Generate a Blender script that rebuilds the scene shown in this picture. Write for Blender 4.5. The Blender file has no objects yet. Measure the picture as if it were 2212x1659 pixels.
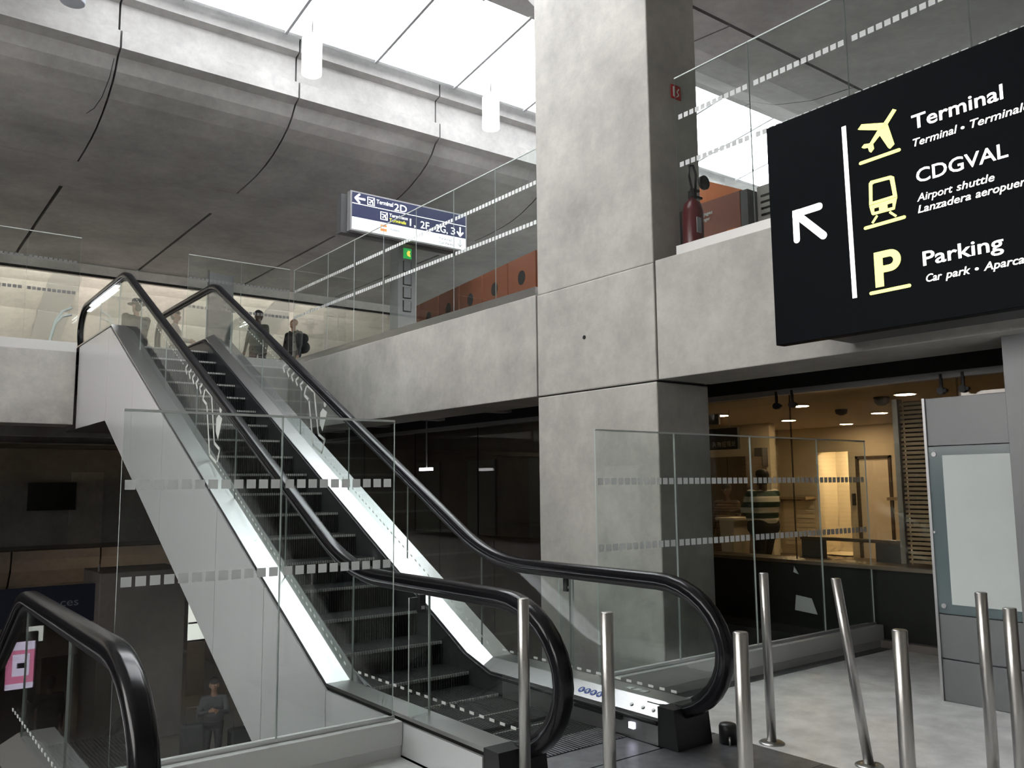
import bpy, bmesh, math, random
import numpy as np
from mathutils import Vector, Matrix
random.seed(7)
SC = bpy.context.scene
COL = SC.collection
PI = math.pi
# ------------------------------------------------------------------ camera
PITCH, ROLL, YAW, EYE = math.radians(6.755), math.radians(-0.55), math.radians(37.41), 1.6
fw = Vector((math.sin(YAW)*math.cos(PITCH), math.cos(YAW)*math.cos(PITCH), math.sin(PITCH)))
rt = Vector((math.cos(YAW), -math.sin(YAW), 0.0)); up = rt.cross(fw)
cr, sr = math.cos(ROLL), math.sin(ROLL)
r2 = rt*cr + up*sr; u2 = up*cr - rt*sr
cd = bpy.data.cameras.new('camera'); cam = bpy.data.objects.new('camera', cd); COL.objects.link(cam)
cd.sensor_width = 36.0; cd.lens = 36.0*1842.5/2212.0; cd.clip_start = 0.02; cd.clip_end = 200
cam.matrix_world = Matrix(((r2.x, u2.x, -fw.x, 0), (r2.y, u2.y, -fw.y, 0), (r2.z, u2.z, -fw.z, EYE), (0, 0, 0, 1)))
SC.camera = cam
# ------------------------------------------------------------------ world and exposure
W = bpy.data.worlds.new('overcast_sky'); SC.world = W; W.use_nodes = True
W.node_tree.nodes['Background'].inputs[0].default_value = (0.86, 0.92, 1.0, 1)
W.node_tree.nodes['Background'].inputs[1].default_value = 1.0
SC.view_settings.view_transform = 'Standard'; SC.view_settings.look = 'None'
SC.view_settings.exposure = 0.0; SC.view_settings.gamma = 1.0
SC.view_settings.use_curve_mapping = False
SKYLIGHT = 7.0          # daylight in the frosted roof glazing
FACADE = 8.0            # daylight in the glazed left facade
SC.cycles.max_bounces = 7; SC.cycles.diffuse_bounces = 4; SC.cycles.glossy_bounces = 3
SC.cycles.use_adaptive_sampling = True; SC.cycles.adaptive_threshold = 0.16; SC.cycles.adaptive_min_samples = 12
SC.cycles.transparent_max_bounces = 28; SC.cycles.use_denoising = True
SC.cycles.sample_clamp_indirect = 6.0
SC.cycles.caustics_reflective = False; SC.cycles.caustics_refractive = False
# ------------------------------------------------------------------ materials
def nodes(name):
    m = bpy.data.materials.new(name); m.use_nodes = True
    nt = m.node_tree; b = nt.nodes['Principled BSDF']
    return m, nt, b
def P(name, c, rough=0.5, metal=0.0, var=0.0, scale=3.0, bump=0.0, bscale=40.0, stretch=None, spec=None, coat=0.0):
    m, nt, b = nodes(name)
    b.inputs['Base Color'].default_value = (*c, 1); b.inputs['Roughness'].default_value = rough
    b.inputs['Metallic'].default_value = metal
    if spec is not None: b.inputs['Specular IOR Level'].default_value = spec
    if coat: b.inputs['Coat Weight'].default_value = coat; b.inputs['Coat Roughness'].default_value = 0.08
    if var or bump:
        tc = nt.nodes.new('ShaderNodeTexCoord'); mp = nt.nodes.new('ShaderNodeMapping')
        nt.links.new(tc.outputs['Object'], mp.inputs[0])
        if stretch: mp.inputs['Scale'].default_value = stretch
    if var:
        n = nt.nodes.new('ShaderNodeTexNoise'); n.inputs['Scale'].default_value = scale; n.inputs['Detail'].default_value = 8; n.inputs['Roughness'].default_value = 0.62
        nt.links.new(mp.outputs[0], n.inputs['Vector'])
        r = nt.nodes.new('ShaderNodeValToRGB'); r.color_ramp.elements[0].position = 0.3; r.color_ramp.elements[1].position = 0.7
        r.color_ramp.elements[0].color = (*[v*(1-var) for v in c], 1); r.color_ramp.elements[1].color = (*[min(1, v*(1+var*0.6)) for v in c], 1)
        nt.links.new(n.outputs['Fac'], r.inputs[0]); nt.links.new(r.outputs[0], b.inputs['Base Color'])
    if bump:
        n2 = nt.nodes.new('ShaderNodeTexNoise'); n2.inputs['Scale'].default_value = bscale; n2.inputs['Detail'].default_value = 4
        nt.links.new(mp.outputs[0], n2.inputs['Vector'])
        bp = nt.nodes.new('ShaderNodeBump'); bp.inputs['Strength'].default_value = bump; bp.inputs['Distance'].default_value = 0.01
        nt.links.new(n2.outputs['Fac'], bp.inputs['Height']); nt.links.new(bp.outputs[0], b.inputs['Normal'])
    return m
def concrete(name, c, dark=0.72, rough=0.75):
    # cloudy formwork concrete: large clouds, small mottles, fine pores
    m, nt, b = nodes(name); L = nt.links.new
    tc = nt.nodes.new('ShaderNodeTexCoord')
    def noise(s, d, r=0.6):
        n = nt.nodes.new('ShaderNodeTexNoise'); n.inputs['Scale'].default_value = s; n.inputs['Detail'].default_value = d; n.inputs['Roughness'].default_value = r
        L(tc.outputs['Object'], n.inputs['Vector']); return n.outputs['Fac']
    big = nt.nodes.new('ShaderNodeValToRGB'); L(noise(0.9, 7), big.inputs[0])
    big.color_ramp.elements[0].position = 0.33; big.color_ramp.elements[1].position = 0.66
    big.color_ramp.elements[0].color = (*[v*dark for v in c], 1); big.color_ramp.elements[1].color = (*[min(1, v*1.08) for v in c], 1)
    sm = nt.nodes.new('ShaderNodeValToRGB'); L(noise(7, 8, 0.7), sm.inputs[0])
    sm.color_ramp.elements[0].position = 0.3; sm.color_ramp.elements[1].position = 0.62
    sm.color_ramp.elements[0].color = (0.84, 0.84, 0.85, 1); sm.color_ramp.elements[1].color = (1, 1, 1, 1)
    mx = nt.nodes.new('ShaderNodeMix'); mx.data_type = 'RGBA'; mx.blend_type = 'MULTIPLY'; mx.inputs[0].default_value = 1
    L(big.outputs[0], mx.inputs[6]); L(sm.outputs[0], mx.inputs[7]); L(mx.outputs[2], b.inputs['Base Color'])
    b.inputs['Roughness'].default_value = rough
    bp = nt.nodes.new('ShaderNodeBump'); bp.inputs['Strength'].default_value = 0.12; bp.inputs['Distance'].default_value = 0.01
    L(noise(30, 5), bp.inputs['Height']); L(bp.outputs[0], b.inputs['Normal'])
    return m
def emit(name, c, s):
    m = bpy.data.materials.new(name); m.use_nodes = True; nt = m.node_tree
    b = nt.nodes['Principled BSDF']; b.inputs['Base Color'].default_value = (*[min(.8, v) for v in c], 1)
    b.inputs['Emission Color'].default_value = (*c, 1); b.inputs['Emission Strength'].default_value = s
    b.inputs['Roughness'].default_value = 0.4
    return m
def glassmat(name, tint=(0.93, 0.955, 0.945), ior=1.45, refl=(1, 1, 1), rough=0.0):
    m = bpy.data.materials.new(name); m.use_nodes = True; nt = m.node_tree; nt.nodes.clear(); L = nt.links.new
    o = nt.nodes.new('ShaderNodeOutputMaterial'); t = nt.nodes.new('ShaderNodeBsdfTransparent'); g = nt.nodes.new('ShaderNodeBsdfGlossy')
    f = nt.nodes.new('ShaderNodeFresnel'); mx = nt.nodes.new('ShaderNodeMixShader')
    t.inputs[0].default_value = (*tint, 1); g.inputs[0].default_value = (*refl, 1); g.inputs['Roughness'].default_value = rough; f.inputs['IOR'].default_value = ior
    ge = nt.nodes.new('ShaderNodeNewGeometry'); ma = nt.nodes.new('ShaderNodeMath'); ma.operation = 'MULTIPLY_ADD'   # thin sheet: same reflectance from both sides
    ma.inputs[1].default_value = 1/ior - ior; ma.inputs[2].default_value = ior; L(ge.outputs['Backfacing'], ma.inputs[0]); L(ma.outputs[0], f.inputs['IOR'])
    L(f.outputs[0], mx.inputs[0]); L(t.outputs[0], mx.inputs[1]); L(g.outputs[0], mx.inputs[2]); L(mx.outputs[0], o.inputs[0])
    return m
def stripes(name, a, b_, freq):
    m, nt, b = nodes(name); L = nt.links.new
    tc = nt.nodes.new('ShaderNodeTexCoord'); sx = nt.nodes.new('ShaderNodeSeparateXYZ'); L(tc.outputs['Object'], sx.inputs[0])
    mu = nt.nodes.new('ShaderNodeMath'); mu.operation = 'MULTIPLY'; mu.inputs[1].default_value = freq; L(sx.outputs[2], mu.inputs[0])
    fr = nt.nodes.new('ShaderNodeMath'); fr.operation = 'FRACT'; L(mu.outputs[0], fr.inputs[0])
    gt = nt.nodes.new('ShaderNodeMath'); gt.operation = 'GREATER_THAN'; gt.inputs[1].default_value = 0.5; L(fr.outputs[0], gt.inputs[0])
    mx = nt.nodes.new('ShaderNodeMix'); mx.data_type = 'RGBA'; L(gt.outputs[0], mx.inputs[0])
    mx.inputs[6].default_value = (*a, 1); mx.inputs[7].default_value = (*b_, 1); L(mx.outputs[2], b.inputs['Base Color']); b.inputs['Roughness'].default_value = 0.8
    return m
M = {}
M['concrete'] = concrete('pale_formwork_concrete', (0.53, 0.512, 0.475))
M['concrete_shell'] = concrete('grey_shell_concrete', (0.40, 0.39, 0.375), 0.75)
M['concrete_warm'] = concrete('beige_concrete', (0.60, 0.575, 0.53), 0.85)
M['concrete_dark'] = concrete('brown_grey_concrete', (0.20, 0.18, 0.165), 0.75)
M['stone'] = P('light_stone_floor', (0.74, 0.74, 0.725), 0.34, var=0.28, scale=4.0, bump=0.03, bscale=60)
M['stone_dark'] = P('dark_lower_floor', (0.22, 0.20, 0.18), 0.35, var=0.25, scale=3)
M['screed'] = P('grey_screed', (0.2, 0.2, 0.2), 0.8)
M['steel'] = P('brushed_steel', (0.62, 0.62, 0.62), 0.30, 1.0, var=0.12, scale=14, stretch=(60, 1.5, 60), bump=0.03, bscale=40)
M['satin'] = P('satin_steel', (0.70, 0.69, 0.67), 0.5, 0.7)
M['steel_post'] = P('brushed_bollard_steel', (0.50, 0.49, 0.47), 0.30, 1.0, var=0.18, scale=8, stretch=(40, 40, 1.2), bump=0.05, bscale=25)
M['steel_dark'] = P('dark_floor_plate_steel', (0.24, 0.245, 0.26), 0.42, 0.8, var=0.3, scale=9, bump=0.05, bscale=120)
M['clad'] = P('pale_grey_lacquered_sheet', (0.66, 0.665, 0.69), 0.22, 0.0, coat=0.5)
M['plinth'] = P('grey_anodised_plinth', (0.66, 0.66, 0.65), 0.4, 0.1)
M['plinth_dark'] = P('shadow_grey_plinth', (0.30, 0.30, 0.30), 0.5)
M['gap'] = P('black_gap', (0.01, 0.01, 0.01), 0.9)
M['rubber'] = P('black_handrail_rubber', (0.008, 0.008, 0.010), 0.2, spec=0.32)
M['lip'] = P('grey_handrail_lip', (0.07, 0.07, 0.08), 0.25)
M['plastic'] = P('black_plastic', (0.015, 0.015, 0.017), 0.4)
M['step'] = P('charcoal_step_aluminium', (0.030, 0.032, 0.035), 0.42, 0.4)
M['nosing'] = P('worn_step_edge', (0.62, 0.62, 0.61), 0.4, 0.3)
M['skirt'] = P('dark_skirt_panel', (0.06, 0.062, 0.068), 0.35, 0.5)
M['deck'] = M['steel']
M['glass'] = glassmat('clear_guard_glass', ior=1.36)
M['glass_edge'] = P('green_grey_glass_edge', (0.50, 0.56, 0.54), 0.25)
M['edge_light'] = P('polished_glass_edge', (0.60, 0.65, 0.63), 0.3)
M['glass_dark'] = glassmat('shop_window_glass', (0.86, 0.84, 0.79), 1.4)
M['glass_black'] = glassmat('dark_wall_glass', (0.10, 0.11, 0.10), 1.5)
def film(name, c, k):
    m = bpy.data.materials.new(name); m.use_nodes = True; nt = m.node_tree; nt.nodes.clear()
    o = nt.nodes.new('ShaderNodeOutputMaterial'); d = nt.nodes.new('ShaderNodeBsdfDiffuse'); t = nt.nodes.new('ShaderNodeBsdfTranslucent'); x = nt.nodes.new('ShaderNodeMixShader')
    d.inputs[0].default_value = (*c, 1); t.inputs[0].default_value = (*c, 1); x.inputs[0].default_value = k
    nt.links.new(d.outputs[0], x.inputs[1]); nt.links.new(t.outputs[0], x.inputs[2]); nt.links.new(x.outputs[0], o.inputs[0]); return m
M['dots'] = film('frosted_white_film', (0.90, 0.91, 0.91), 0.5)
M['white'] = P('white_film', (0.8, 0.82, 0.8), 0.6)
M['daylight'] = emit('daylit_frosted_glazing', (0.94, 0.97, 1.0), SKYLIGHT)
M['facade_day'] = emit('daylit_facade_glazing', (1.0, 0.975, 0.94), FACADE)
M['window_day'] = emit('daylit_window_glazing', (0.95, 0.97, 1.0), 5.0)
M['mullion'] = P('grey_roof_bar', (0.35, 0.36, 0.37), 0.5, 0.3)
M['lower_day'] = emit('daylit_lower_window', (0.95, 1.0, 0.95), 0.7)
M['lamp_off'] = P('unlit_opal_glass', (0.55, 0.58, 0.66), 0.3)
M['concrete_black'] = concrete('charcoal_wall', (0.055, 0.05, 0.047), 0.8)
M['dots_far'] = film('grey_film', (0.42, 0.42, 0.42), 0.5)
M['sign_black'] = P('black_sign_face', (0.004, 0.005, 0.007), 0.5, spec=0.05)
M['sign_side'] = P('dark_grey_sign_box', (0.09, 0.09, 0.095), 0.5)
M['sign_white'] = emit('backlit_white_letters', (1.0, 0.97, 0.90), 1.6)
M['sign_yellow'] = emit('backlit_yellow_symbols', (0.86, 0.88, 0.27), 1.25)
M['navy'] = emit('backlit_navy_panel', (0.018, 0.022, 0.055), 1.0)
M['sign_panel_white'] = emit('backlit_white_panel', (0.93, 0.94, 1.0), 1.15)
M['sign_txt_white'] = emit('backlit_sign_text', (1, 1, 1), 1.1)
M['sign_txt_yellow'] = emit('backlit_yellow_text', (0.8, 0.75, 0.05), 1.0)
M['sign_orange'] = emit('backlit_orange_symbol', (0.9, 0.22, 0.06), 1.0)
M['sign_grey'] = P('grey_sign_text', (0.3, 0.3, 0.33), 0.5)
M['alu'] = P('grey_aluminium', (0.42, 0.42, 0.43), 0.4, 0.6)
M['panel_grey'] = P('slate_grey_panel', (0.20, 0.205, 0.215), 0.42, 0.15, var=0.06, scale=2)
M['poster'] = P('pale_green_grey_poster', (0.58, 0.63, 0.62), 0.55, var=0.05, scale=1.5)
M['poster_frame'] = P('blue_grey_glass_frame', (0.13, 0.17, 0.18), 0.15, coat=0.7)
M['black_wall'] = P('black_green_glazed_wall', (0.022, 0.025, 0.022), 0.18)
M['bronze'] = P('bronze_steel_ledge', (0.20, 0.17, 0.13), 0.35, 1.0)
M['soffit_black'] = P('black_soffit', (0.012, 0.012, 0.012), 0.8)
M['office_wall'] = P('cream_office_wall', (0.62, 0.55, 0.43), 0.8, var=0.05, scale=1.2)
M['office_ceil'] = P('off_white_office_ceiling', (0.60, 0.55, 0.46), 0.85)
M['office_floor'] = P('brown_office_floor', (0.20, 0.16, 0.12), 0.4)
M['door_white'] = P('cream_door', (0.75, 0.68, 0.55), 0.6)
M['door_dark'] = P('dark_brown_joinery', (0.07, 0.05, 0.035), 0.5)
M['shutter'] = P('bronze_shutter_slat', (0.36, 0.29, 0.21), 0.35, 0.6)
M['downlight'] = emit('warm_downlight_lens', (1.0, 0.74, 0.45), 110.0)
M['lamp_cool'] = emit('cool_lamp_glass', (0.95, 0.97, 1.0), 3.0)
M['lamp_led'] = emit('violet_white_led', (0.80, 0.76, 1.0), 4.0)
M['lamp_tube'] = emit('white_tube', (0.95, 0.98, 1.0), 9.0)
M['lamp_warm'] = emit('warm_tube', (1.0, 0.93, 0.83), 190.0)
M['orange'] = P('rust_orange_laminate', (0.17, 0.052, 0.024), 0.55)
M['orange_bright'] = P('bright_orange_laminate', (0.80, 0.22, 0.05), 0.5)
M['rust'] = P('brown_red_laminate', (0.30, 0.09, 0.05), 0.5)
M['red'] = P('dark_red_steel', (0.10, 0.008, 0.012), 0.3)
M['red_sign'] = P('red_sticker', (0.5, 0.03, 0.03), 0.5)
M['green'] = emit('green_exit_light', (0.03, 0.35, 0.08), 1.0)
M['yellowdot'] = emit('amber_arrow', (0.9, 0.6, 0.1), 1.2)
M['totem'] = P('light_grey_post', (0.20, 0.205, 0.21), 0.5)
M['blue'] = P('blue_sticker', (0.05, 0.10, 0.38), 0.5)
M['screen_dark'] = P('black_screen', (0.004, 0.006, 0.006), 0.2)
M['screen_pink'] = emit('pink_advert_screen', (0.75, 0.22, 0.38), 1.0)
M['screen_white'] = emit('lilac_advert_panel', (0.85, 0.75, 1.0), 1.0)
M['navy_dull'] = P('dark_navy_board', (0.012, 0.016, 0.035), 0.4)
M['txt_dull'] = P('faint_board_text', (0.20, 0.22, 0.26), 0.5)
M['navy_board'] = P('navy_hanging_board', (0.02, 0.025, 0.03), 0.5)
M['txt_board'] = P('grey_board_text', (0.62, 0.60, 0.54), 0.5)
M['trunk_conc'] = M['concrete_dark']
for n, c, r in (('skin_dark', (0.08, 0.045, 0.03), .55), ('skin_mid', (0.38, 0.22, 0.15), .5), ('hair', (0.012, 0.01, 0.009), .6), ('hair_grey', (0.3, 0.28, 0.26), .6),
                ('cloth_black', (0.012, 0.012, 0.014), .85), ('cloth_grey', (0.08, 0.08, 0.085), .85), ('cloth_light', (0.42, 0.40, 0.38), .85), ('cloth_navy', (0.02, 0.025, 0.05), .85),
                ('cloth_olive', (0.09, 0.09, 0.07), .85), ('cloth_brown', (0.12, 0.08, 0.055), .85), ('shoe', (0.02, 0.018, 0.016), .5), ('eye_white', (0.6, 0.6, 0.58), .3)):
    M[n] = P(n, c, r)
M['striped'] = stripes('green_white_striped_jersey', (0.72, 0.70, 0.64), (0.012, 0.045, 0.035), 6.1)
M['plaid'] = stripes('brown_checked_cloth', (0.17, 0.11, 0.075), (0.05, 0.03, 0.02), 22)
for n_ in ('sign_white', 'sign_yellow', 'navy', 'sign_panel_white', 'sign_txt_white', 'sign_txt_yellow', 'sign_orange', 'green', 'yellowdot', 'screen_pink', 'screen_white', 'lower_day', 'lamp_tube'): M[n_].cycles.emission_sampling = 'NONE'   # faint emitters: no direct sampling needed
# ------------------------------------------------------------------ helpers
def box(bm, x0, x1, y0, y1, z0, z1, mi=0):
    v = [bm.verts.new(p) for p in ((x0,y0,z0),(x1,y0,z0),(x1,y1,z0),(x0,y1,z0),(x0,y0,z1),(x1,y0,z1),(x1,y1,z1),(x0,y1,z1))]
    for q in ((3,2,1,0),(4,5,6,7),(0,1,5,4),(1,2,6,5),(2,3,7,6),(3,0,4,7)):
        f = bm.faces.new([v[i] for i in q]); f.material_index = mi
def prism(bm, pts, a0, a1, axis='X', mi=0, side=None):
    # polygon pts extruded along axis. X: pts=(y,z); Y: pts=(x,z); Z: pts=(x,y)
    def mk(p, a): return {'X': (a, p[0], p[1]), 'Y': (p[0], a, p[1]), 'Z': (p[0], p[1], a)}[axis]
    A = [bm.verts.new(mk(p, a0)) for p in pts]; B = [bm.verts.new(mk(p, a1)) for p in pts]; n = len(pts)
    f = [bm.faces.new(A[::-1]), bm.faces.new(B)]
    for g in f: g.material_index = mi
    for i in range(n):
        g = bm.faces.new((A[i], A[(i+1) % n], B[(i+1) % n], B[i])); g.material_index = mi if side is None else side
def cyl(bm, c, r, h, axis='Z', n=24, r2=None, mi=0):
    r2 = r if r2 is None else r2
    A, B = [], []
    for i in range(n):
        a = 2*PI*i/n; ca, sa = math.cos(a), math.sin(a)
        if axis == 'Z': p, q = (c[0]+r*ca, c[1]+r*sa, c[2]), (c[0]+r2*ca, c[1]+r2*sa, c[2]+h)
        elif axis == 'X': p, q = (c[0], c[1]+r*ca, c[2]+r*sa), (c[0]+h, c[1]+r2*ca, c[2]+r2*sa)
        else: p, q = (c[0]+r*ca, c[1], c[2]+r*sa), (c[0]+r2*ca, c[1]+h, c[2]+r2*sa)
        A.append(bm.verts.new(p)); B.append(bm.verts.new(q))
    for f in (bm.faces.new(A[::-1]), bm.faces.new(B)): f.material_index = mi
    for i in range(n):
        f = bm.faces.new((A[i], A[(i+1) % n], B[(i+1) % n], B[i])); f.smooth = True; f.material_index = mi
def lathe(bm, prof, c=(0, 0, 0), n=24, mi=0):
    rings = []
    for r, z in prof:
        rings.append([bm.verts.new((c[0]+r*math.cos(2*PI*i/n), c[1]+r*math.sin(2*PI*i/n), c[2]+z)) for i in range(n)])
    bm.faces.new(rings[0][::-1]); bm.faces.new(rings[-1])
    for a, b in zip(rings, rings[1:]):
        for i in range(n):
            f = bm.faces.new((a[i], a[(i+1) % n], b[(i+1) % n], b[i])); f.smooth = True; f.material_index = mi
def tube(bm, pts, r, n=10, mi=0):
    pts = [Vector(p) for p in pts]; rings = []
    for i, p in enumerate(pts):
        t = (pts[min(i+1, len(pts)-1)] - pts[max(i-1, 0)]).normalized()
        a = t.cross(Vector((0, 0, 1)));
        if a.length < 1e-4: a = t.cross(Vector((1, 0, 0)))
        a.normalize(); b = t.cross(a)
        rr = r[i] if isinstance(r, (list, tuple)) else r
        rings.append([bm.verts.new(p + (a*math.cos(2*PI*k/n) + b*math.sin(2*PI*k/n))*rr) for k in range(n)])
    bm.faces.new(rings[0][::-1]); bm.faces.new(rings[-1])
    for A, B in zip(rings, rings[1:]):
        for k in range(n):
            f = bm.faces.new((A[k], A[(k+1) % n], B[(k+1) % n], B[k])); f.smooth = True; f.material_index = mi
def sweep_yz(bm, path, sec, x, mi=0):
    # path of (y,z); sec of (dx, dn), n = normal of path in the YZ plane
    rings = []
    for i, (y, z) in enumerate(path):
        y0, z0 = path[max(i-1, 0)]; y1, z1 = path[min(i+1, len(path)-1)]
        l = math.hypot(y1-y0, z1-z0) or 1; ty, tz = (y1-y0)/l, (z1-z0)/l
        rings.append([bm.verts.new((x+dx, y - tz*dn, z + ty*dn)) for dx, dn in sec])
    m = len(sec)
    for f in (bm.faces.new(rings[0]), bm.faces.new(rings[-1][::-1])): f.material_index = mi
    for A, B in zip(rings, rings[1:]):
        for k in range(m):
            f = bm.faces.new((A[k], B[k], B[(k+1) % m], A[(k+1) % m])); f.smooth = True; f.material_index = mi
def BM(): return bmesh.new()
def wloc(o):
    v = Vector((0, 0, 0))
    while o is not None: v += o.location; o = o.parent
    return v
def mesh(bm, name, mats):
    me = bpy.data.meshes.new(name); bmesh.ops.recalc_face_normals(bm, faces=bm.faces[:]); bm.to_mesh(me); bm.free()
    for m in (mats if isinstance(mats, (list, tuple)) else [mats]): me.materials.append(M[m] if isinstance(m, str) else m)
    return me
def obj(name, bm, mats, parent=None, bevel=0.0, label=None, local=False):
    me = bm if isinstance(bm, bpy.types.Mesh) else mesh(bm, name, mats)
    o = bpy.data.objects.new(name, me); COL.objects.link(o)
    if parent is not None:
        o.parent = parent
        if not local: o.location = -wloc(parent)
    if bevel:
        b = o.modifiers.new('bevel', 'BEVEL'); b.width = bevel; b.segments = 2; b.limit_method = 'ANGLE'
    if label: o['label'] = label
    return o
def tag(o, label, cat, group=None):
    o['label'] = label; o['category'] = cat
    if group: o['group'] = group
    return o
def thing(name, label, cat, loc=(0, 0, 0), group=None, rz=0.0):
    o = bpy.data.objects.new(name, None); COL.objects.link(o); o.location = loc; o.rotation_euler = (0, 0, rz)
    o.empty_display_size = 0.1
    return tag(o, label, cat, group)
def struct(name, bm, mats, label=None, bevel=0.0):
    o = obj(name, bm, mats, None, bevel); o['kind'] = 'structure'
    if label: o['label'] = label
    return o
def sbox(name, dims, mats, parent=None, **k):
    bm = BM(); box(bm, *dims); return obj(name, bm, mats, parent, **k)
def copy_tree(o, parent=None):
    c = o.copy(); COL.objects.link(c); c.parent = parent
    for ch in list(o.children): copy_tree(ch, c)
    return c
def bar2d(bm, pts, w, mk, th=0.004, capn=0):
    # a flat stroke along 2-D points pts of width w; mk maps (s,t,depth) to world
    for (a, b) in zip(pts, pts[1:]):
        dx, dy = b[0]-a[0], b[1]-a[1]; l = math.hypot(dx, dy) or 1; nx, ny = -dy/l*w/2, dx/l*w/2
        q = [(a[0]+nx, a[1]+ny), (a[0]-nx, a[1]-ny), (b[0]-nx, b[1]-ny), (b[0]+nx, b[1]+ny)]
        poly2d(bm, q, mk, th)
    if capn:
        for p in pts:
            poly2d(bm, [(p[0]+w/2*math.cos(2*PI*k/capn), p[1]+w/2*math.sin(2*PI*k/capn)) for k in range(capn)], mk, th)
def poly2d(bm, q, mk, th=0.004):
    A = [bm.verts.new(mk(x, y, 0)) for x, y in q]; B = [bm.verts.new(mk(x, y, th)) for x, y in q]; n = len(q)
    bm.faces.new(A); bm.faces.new(B[::-1])
    for i in range(n): bm.faces.new((A[i], A[(i+1) % n], B[(i+1) % n], B[i]))
def ring2d(bm, outer, inner, mk, th=0.004):
    n = len(outer)
    for i in range(n):
        j = (i+1) % n; poly2d(bm, [outer[i], outer[j], inner[j], inner[i]], mk, th)
def text(name, body, mat, mk, s, t, width=None, cap=0.1, shear=0.0, bold=0.0, parent=None, th=0.003):
    cu = bpy.data.curves.new(name, 'FONT'); cu.body = body; cu.size = 1.0; cu.shear = shear; cu.offset = bold; cu.resolution_u = 3
    to = bpy.data.objects.new(name, cu); COL.objects.link(to)
    dg = bpy.context.evaluated_depsgraph_get(); me = bpy.data.meshes.new_from_object(to.evaluated_get(dg))
    bpy.data.objects.remove(to); bpy.data.curves.remove(cu)
    co = np.zeros(len(me.vertices)*3); me.vertices.foreach_get('co', co); co = co.reshape(-1, 3)
    x0, x1 = co[:, 0].min(), co[:, 0].max(); sy = cap/0.729; sx = (width/(x1-x0)) if width else sy
    bm = BM(); bm.from_mesh(me); bpy.data.meshes.remove(me)
    for v in bm.verts: v.co = Vector(mk(s + (v.co.x-x0)*sx, t + v.co.y*sy, 0))
    e = bmesh.ops.extrude_face_region(bm, geom=bm.faces[:])
    d = Vector(mk(0, 0, th)) - Vector(mk(0, 0, 0))
    for v in e['geom']:
        if isinstance(v, bmesh.types.BMVert): v.co += d
    return obj(name, bm, mat, parent)
def pane(bm_pts, x0, x1, axis): pass
ZM, ZL = 3.665, -3.665       # mezzanine and lower floor levels
TAN = math.tan(math.radians(27.3))
# ================================================================== SETTING
# ---- ground floor
bm = BM()
for d in ((-9.6, -0.66, -8, 4.70), (-0.66, 1.02, -8, 3.40), (1.02, 2.68, -8, 4.70), (2.68, 4.34, -8, 3.76), (4.34, 8.1, -8, 4.70)): box(bm, d[0], d[1], d[2], d[3], -0.42, -0.025)
floor = struct('floor', bm, 'screed', 'pale stone ground floor in front of the escalators')
def slab(x0, x1, y0, y1, m='stone'): sbox('paving_slab', (x0+.003, x1-.003, y0+.003, y1-.003, -0.025, 0), m, floor)
for x0, x1, y0, y1 in ((-9.6, -7, -8, 4.7), (-7, -.66, -8, 0), (-7, -.66, 0, 4.7), (-.66, 1.02, -8, 0), (-.66, 1.02, 0, 2.9), (1.02, 2.68, -8, 0), (1.02, 2.68, 0, 4.7),
                       (2.68, 4.5, -8, 0), (4.5, 6.51, -8, 0), (4.5, 6.51, 0, 4.7), (6.51, 8.1, -8, 0), (6.51, 8.1, 0, 4.7), (2.68, 4.5, 0, 2.2)): slab(x0, x1, y0, y1)
for x0, x1, y0, y1 in ((2.68, 3.43, 2.2, 3.76), (3.43, 4.5, 2.2, 2.98), (3.43, 4.5, 2.98, 3.76), (4.34, 4.5, 3.76, 4.7), (-.66, 1.02, 2.9, 3.4)):
    sbox('floor_plate', (x0+.003, x1-.003, y0+.003, y1-.003, -0.025, 0), 'steel_dark', floor)
sbox('dirt_strip', (4.5, 8.0, 4.5, 4.62, 0.0, 0.002), 'steel_dark', floor)
# ---- lower floor and void walls
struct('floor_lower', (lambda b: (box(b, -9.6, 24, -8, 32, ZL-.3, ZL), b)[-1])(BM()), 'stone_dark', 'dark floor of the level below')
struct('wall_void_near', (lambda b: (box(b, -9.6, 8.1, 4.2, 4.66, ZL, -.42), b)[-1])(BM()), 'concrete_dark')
struct('wall_left', (lambda b: (box(b, -9.9, -9.6, -8, 32, ZL, 2.7), box(b, -9.9, -9.6, -8, 32, 7.1, 9.6), box(b, -9.9, -9.6, 12, 32, 2.7, 7.1), box(b, -9.9, -9.6, -8, 0, 2.7, 7.1), b)[-1])(BM()), 'concrete')
struct('wall_back', (lambda b: (box(b, -9.6, 24, -8.3, -8, ZL, 9.6), b)[-1])(BM()), 'concrete')
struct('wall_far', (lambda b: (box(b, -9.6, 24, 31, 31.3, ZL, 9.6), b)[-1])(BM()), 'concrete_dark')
fa = struct('window_4', (lambda b: (box(b, -9.75, -9.62, 0, 12, 4.75, 4.95), b)[-1])(BM()), 'mullion', 'tall glazed facade on the left side of the hall')
for k in range(6):
    y0 = k*2.0
    for z0, z1 in ((2.7, 4.75), (4.95, 7.1)):
        bm = BM(); box(bm, -9.72, -9.70, y0+.04, y0+1.96, z0, z1); obj('glass_pane', bm, 'facade_day', fa)
    sbox('window_bar', (-9.75, -9.6, y0-.04, y0+.04, 2.7, 7.1), 'mullion', fa)
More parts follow.
